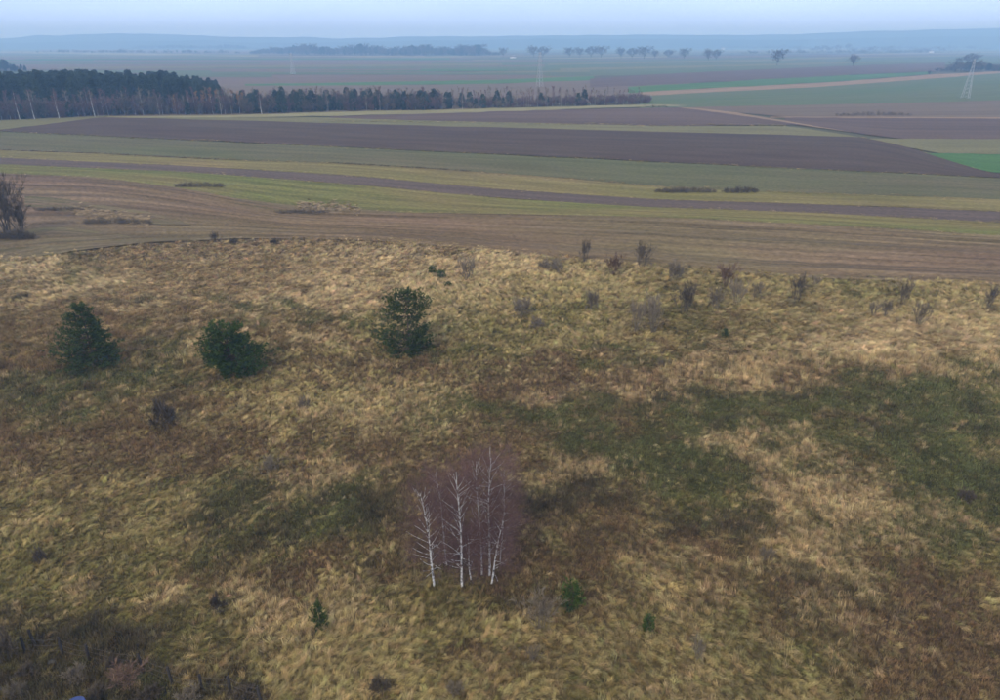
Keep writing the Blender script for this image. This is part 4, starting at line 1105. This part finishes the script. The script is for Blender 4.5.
# roadside trees
ROAD = [bare_tree(460 + i, 20, .5 + .08 * i, m_twig_dark, m_twig_dark, clear=.2, twigs=7, tw=.2, tl=2.2, fill=1) for i in range(3)]
for i, (x, yt, yb, w, lb) in enumerate([
    (503, 48, 57.2, 8, 'single bare tree at the right end of the long far wood'),
    (533.5, 46.3, 57.4, 10, 'left tree of the roadside pair behind the middle mast'), (543, 46.5, 57.4, 11, 'right tree of the roadside pair behind the middle mast'),
    (569.5, 48, 57.4, 11, 'round bare roadside tree, first right of the middle mast'), (580, 48, 57.6, 9, 'slimmer bare roadside tree, second right of the middle mast'),
    (591, 46.5, 57.6, 12, 'large bare roadside tree, third right of the middle mast'), (601, 46.8, 57.8, 12, 'large bare roadside tree, fourth right of the middle mast'),
    (621, 48, 58.2, 9, 'upright bare roadside tree at the left of the six tree row'), (632, 48, 58.4, 11, 'second tree of the six tree roadside row'), (644, 47, 58.8, 13, 'largest tree of the six tree roadside row'),
    (655, 50.3, 58.6, 8, 'low tree right of the largest in the roadside row'), (668, 49.7, 58.2, 9, 'fifth tree of the six tree roadside row'), (684, 48.8, 59, 10, 'last round tree of the six tree roadside row'),
    (708, 49.6, 61, 10, 'left tree of the close pair on the plain right of the row'), (716, 49.6, 60.4, 8, 'right tree of the close pair on the plain right of the row'),
    (777, 50.3, 65.5, 12, 'lone dark bare tree standing on the open plain'), (853, 55, 66.4, 10, 'faint lone bare tree right of the dark lone one'),
    (969, 53.4, 66, 12, 'bare tree with flat crown behind the right mast'), (958, 58, 66, 7, 'small tree left of the flat crowned one by the right mast'),
    (929, 70.6, 75, 5, 'small dark bush at the end of the bright green strip'), (847, 43.5, 50.4, 5, 'small far tree on the hazy plain at the right')]):
    P, h = put(x, yb, yt); w = w * px_size(P) / 15
    place(ROAD[i % 3], 'roadside_tree', lb, 'tree', (P[0], P[1], 0), i * 2.1, (w, w, h / 19.0), 'bare trees along the far road')

# ------------------------------------------------------------------ power line masts
m_steel, ns, ls, b = new_mat('galvanised_steel', .55, .4)
tc = ns.new('ShaderNodeTexCoord')
ls.new(mixc(ns, ls, noise(ns, ls, tc.outputs['Object'], .8, 3, .6, (1, 1, 1), .35, .65), (.42, .44, .45), (.52, .54, .55)), b.inputs['Base Color'])
b.inputs['Metallic'].default_value = .15
m_insul, ns, ls, b = new_mat('insulator_glass', .3, .5)
ls.new(mixc(ns, ls, noise(ns, ls, ns.new('ShaderNodeTexCoord').outputs['Object'], 4, 2, .5, (1, 1, 1)), (.14, .09, .07), (.2, .13, .1)), b.inputs['Base Color'])
def mast(h, label, P, rz, fat):
    e = link(bpy.data.objects.new('power_mast', None)); e.location = (P[0], P[1], 0); e.rotation_euler = (0, 0, rz)
    tag(e, label, 'power mast', 'masts of the power line')
    def hw(z): return 1.7 * (1 - z / h) ** 1.0 + .28
    def corner(k, z): sx, sy = ((-1, -1), (1, -1), (1, 1), (-1, 1))[k]; return np.array([sx * hw(z), sy * hw(z), z])
    for k in range(4):
        G = Geo(); G.segs([corner(k, -.5)], [corner(k, h)], fat, fat * .7, 4)
        c = link(bpy.data.objects.new('leg', G.mesh('leg', m_steel))); c.parent = e
    G = Geo(); zs = h * (1 - (1 - np.linspace(0, 1, 12)) ** 1.15)
    for a_, b_ in zip(zs[:-1], zs[1:]):
        for k in range(4):
            G.segs([corner(k, a_), corner((k + 1) % 4, a_)], [corner((k + 1) % 4, b_), corner(k, b_)], .035, .035, 3)
    c = link(bpy.data.objects.new('bracing', G.mesh('bracing', m_steel))); c.parent = e
    for z, l in ((.78 * h, 2.6), (.88 * h, 2.1), (.97 * h, 1.6)):
        G = Geo(); G.segs([(-l, 0, z), (-l, 0, z), (l, 0, z)], [(l, 0, z), (0, 0, z + .8), (0, 0, z + .8)], .07, .07, 4)
        c = link(bpy.data.objects.new('crossarm', G.mesh('crossarm', m_steel))); c.parent = e
        for sgn in (-1, 1):
            G2 = Geo(); zz = np.linspace(0, -1.1, 7)
            G2.segs([(sgn * l * .96, 0, z + q) for q in zz[:-1]], [(sgn * l * .96, 0, z + q) for q in zz[1:]], .09, .04, 6)
            d = link(bpy.data.objects.new('insulator', G2.mesh('insulator', m_insul))); d.parent = c
P, h = put(965, 98.5, 59); mast(h, 'pale lattice power mast at the right, nearest of the three', P, .75, .11)
P, h = put(539.5, 87, 52); mast(h, 'pale lattice power mast behind the young birches in the middle', P, .75, .13)
P, h = put(293, 74.5, 53); mast(h, 'faint lattice power mast on the plain at the left, farthest of the three', P, .75, .13)

# ------------------------------------------------------------------ far houses
m_wall, ns, ls, b = new_mat('white_render', .8, .2)
ls.new(mixc(ns, ls, noise(ns, ls, ns.new('ShaderNodeTexCoord').outputs['Object'], .6, 3, .6, (1, 1, 1), .35, .65), (.7, .7, .68), (.8, .8, .78)), b.inputs['Base Color'])
m_roof, ns, ls, b = new_mat('roof_sheet', .7, .2)
ls.new(mixc(ns, ls, noise(ns, ls, ns.new('ShaderNodeTexCoord').outputs['Object'], .8, 3, .6, (1, 6, 1), .35, .65), (.2, .2, .21), (.28, .27, .27)), b.inputs['Base Color'])
m_glass, ns, ls, b = new_mat('window_glass', .1, .5)
ls.new(mixc(ns, ls, noise(ns, ls, ns.new('ShaderNodeTexCoord').outputs['Object'], .8, 2, .6, (1, 1, 1)), (.03, .035, .04), (.06, .065, .07)), b.inputs['Base Color'])
def box(c, s):
    v = np.array([[x, y, z] for x in (-.5, .5) for y in (-.5, .5) for z in (-.5, .5)]) * np.array(s) + np.array(c)
    f = np.array([[0, 1, 3, 2], [4, 6, 7, 5], [0, 4, 5, 1], [2, 3, 7, 6], [0, 2, 6, 4], [1, 5, 7, 3]])
    return v, f
def house(P, L, Wd, Hh, rz, label):
    e = link(bpy.data.objects.new('farmhouse', None)); e.location = (P[0], P[1], 0); e.rotation_euler = (0, 0, rz)
    tag(e, label, 'house', 'far houses on the plain')
    v, f = box((0, 0, Hh / 2 - .25), (L, Wd, Hh + .5))
    c = link(bpy.data.objects.new('wall', np_mesh('wall', v, f, m_wall))); c.parent = e
    rh = Wd * .42; o = .5
    v = np.array([(-L / 2 - o, -Wd / 2 - o, Hh + .003), (L / 2 + o, -Wd / 2 - o, Hh + .003), (L / 2 + o, Wd / 2 + o, Hh + .003), (-L / 2 - o, Wd / 2 + o, Hh + .003), (-L / 2 - o, 0, Hh + rh), (L / 2 + o, 0, Hh + rh)])
    me = np_mesh('roof', v, [np.array([[0, 3, 2, 1], [0, 1, 5, 4], [2, 3, 4, 5]]), np.array([[0, 4, 3], [1, 2, 5]])], m_roof)
    rf = link(bpy.data.objects.new('roof', me)); rf.parent = e
    v, f = box((L * .2, .4, Hh + rh), (.7, .7, 1.6)); ch = link(bpy.data.objects.new('chimney', np_mesh('chimney', v, f, m_wall))); ch.parent = rf
    for q in (-.32, .32):
        v, f = box((q * L, -Wd / 2 - .02, Hh * .55), (1.2, .06, 1.3)); c = link(bpy.data.objects.new('window', np_mesh('window', v, f, m_glass))); c.parent = e
    v, f = box((0, -Wd / 2 - .02, 1.0), (1.0, .06, 2.0)); c = link(bpy.data.objects.new('door', np_mesh('door', v, f, m_roof))); c.parent = e
P = at(931, 53); house(P, 13, 9, 6, .3, 'small white house among far trees at the right')
P = at(723, 49.5); house(P, 16, 10, 6, -.2, 'tiny white house on the hazy plain right of the middle')
P = at(513, 58.4); house(P, 12, 7, 3.5, .1, 'long low white building left of the roadside trees')
P = at(965, 47.6); house(P, 34, 16, 9, .1, 'pale far shed under the hills at the right')

# ------------------------------------------------------------------ fence and things in the lower left corner
m_post, ns, ls, b = new_mat('weathered_post', .9, .1)
ls.new(mixc(ns, ls, noise(ns, ls, ns.new('ShaderNodeTexCoord').outputs['Object'], 1, 4, .6, (8, 8, 1), .3, .7), (.03, .025, .022), (.07, .06, .05)), b.inputs['Base Color'])
m_wire, ns, ls, b = new_mat('rusty_wire', .6, .3)
ls.new(mixc(ns, ls, noise(ns, ls, ns.new('ShaderNodeTexCoord').outputs['Object'], 3, 2, .6, (1, 1, 1)), (.12, .1, .09), (.2, .17, .15)), b.inputs['Base Color'])
posts = [(-40, 641), (-8, 645), (26, 654), (36.5, 648), (63, 656), (89.5, 661), (144, 674), (172.5, 685), (202, 692), (231, 697), (262, 704)]
PP = [at(x, y) for x, y in posts]
e = link(bpy.data.objects.new('wire_fence', None)); e.location = tuple(PP[4])
tag(e, 'sagging fence of dark posts and wire in the lower left corner', 'fence')
tops = []
for i, Q in enumerate(PP):
    G = Geo(); hh = 1.35 + .12 * math.sin(i * 2.3); ln = np.array([.08 * math.sin(i * 1.7), .06 * math.cos(i * 2.9), hh])
    q = Q - PP[4]
    G.segs([q + (0, 0, -.3), q + ln, q + ln], [q + ln, q + ln + (0, 0, .03), q + ln + (0, 0, .03)], [.09, .075, .03], [.075, .01, .001], 7, .5)
    c = link(bpy.data.objects.new('post', G.mesh('post', m_post))); c.parent = e
    tops.append(q + ln)
order = [0, 1, 2, 4, 5, 6, 7, 8, 9, 10]
for f in (.9, .6, .3):
    G = Geo(); A, B = [], []
    for a_, b_ in zip(order[:-1], order[1:]):
        qa, qb = PP[a_] - PP[4], PP[b_] - PP[4]
        ta = qa + (tops[a_] - qa) * f; tb = qb + (tops[b_] - qb) * f
        s = np.linspace(0, 1, 7)[:, None]; line = ta + (tb - ta) * s; line[:, 2] -= (.12 * 4 * s * (1 - s))[:, 0]
        A += list(line[:-1]); B += list(line[1:])
    G.segs(A, B, .005, .005, 3)
    c = link(bpy.data.objects.new('wire', G.mesh('wire', m_wire))); c.parent = e
# blue drum at the lower frame edge
m_blue, ns, ls, b = new_mat('blue_plastic', .4, .5)
ls.new(mixc(ns, ls, noise(ns, ls, ns.new('ShaderNodeTexCoord').outputs['Object'], 3, 3, .6, (1, 1, 1), .3, .7), (.012, .025, .1), (.02, .04, .15)), b.inputs['Base Color'])
m_lid, ns, ls, b = new_mat('pale_blue_lid', .4, .5)
ls.new(mixc(ns, ls, noise(ns, ls, ns.new('ShaderNodeTexCoord').outputs['Object'], 3, 3, .6, (1, 1, 1), .3, .7), (.02, .04, .14), (.035, .06, .2)), b.inputs['Base Color'])
def lathe(prof, n=28):
    v, f = [], []
    for rr, z in prof:
        for k in range(n): v.append((rr * cos(2 * pi * k / n), rr * sin(2 * pi * k / n), z))
    for i in range(len(prof) - 1):
        for k in range(n): f.append((i * n + k, i * n + (k + 1) % n, (i + 1) * n + (k + 1) % n, (i + 1) * n + k))
    return np.array(v), np.array(f)
P = at(79, 717.5)
e = link(bpy.data.objects.new('water_drum', None)); e.location = tuple(P)
tag(e, 'blue round drum cut off by the bottom edge at lower left', 'drum')
v, f = lathe([(.01, 0), (.42, 0), (.45, .03), (.47, .28), (.485, .3), (.47, .32), (.47, .6), (.485, .62), (.47, .64), (.46, .86), (.4, .92)])
c = link(bpy.data.objects.new('body', np_mesh('body', v, f, m_blue, smooth=True))); c.parent = e
v, f = lathe([(.49, .88), (.49, .95), (.46, .97), (.42, .955), (.01, .955)])
c = link(bpy.data.objects.new('lid', np_mesh('lid', v, f, m_lid, smooth=True))); c.parent = e
# pale stone near the fence
m_stone, ns, ls, b = new_mat('grey_stone', .85, .2)
ls.new(mixc(ns, ls, noise(ns, ls, ns.new('ShaderNodeTexCoord').outputs['Object'], 3, 5, .65, (1, 1, 1), .3, .7), (.07, .07, .07), (.14, .14, .14)), b.inputs['Base Color'])
v, f = lathe([(.01, -.2), (.3, -.15), (.42, .1), (.4, .35), (.28, .55), (.12, .64), (.01, .66)], 14)
rs = np.random.default_rng(9)
v = v * (1 + .12 * np.sin(v[:, [1]] * 7 + 1) * np.cos(v[:, [0]] * 6) + .05 * rs.normal(size=(len(v), 1))); v[:, 0] *= 1.2; v[:, 1] *= .8; v *= .5; v[:, 2] = v[:, 2] * .6 - .02
o = link(bpy.data.objects.new('boulder', np_mesh('boulder', v, f, m_stone, smooth=True)))
o.location = tuple(at(52, 663)); tag(o, 'pale grey stone beside a fence post at lower left', 'stone')

# ------------------------------------------------------------------ haze
v, f = box((0, 2600, 64), (15000, 8400, 136))
m_haze = bpy.data.materials.new('haze'); m_haze.use_nodes = True
ns, ls = m_haze.node_tree.nodes, m_haze.node_tree.links
ns.clear()
mo = ns.new('ShaderNodeOutputMaterial'); pv = ns.new('ShaderNodeVolumePrincipled')
pv.inputs['Color'].default_value = (.36, .64, 1.0, 1)
pv.inputs['Absorption Color'].default_value = (.4, .4, .4, 1)
pv.inputs['Density'].default_value = 4.6e-4
pv.inputs['Anisotropy'].default_value = 0.0
ls.new(pv.outputs[0], mo.inputs['Volume'])
hz = link(bpy.data.objects.new('haze', np_mesh('haze', v, f, m_haze)))
tag(hz, 'thin blue autumn haze over the plain', kind='stuff')
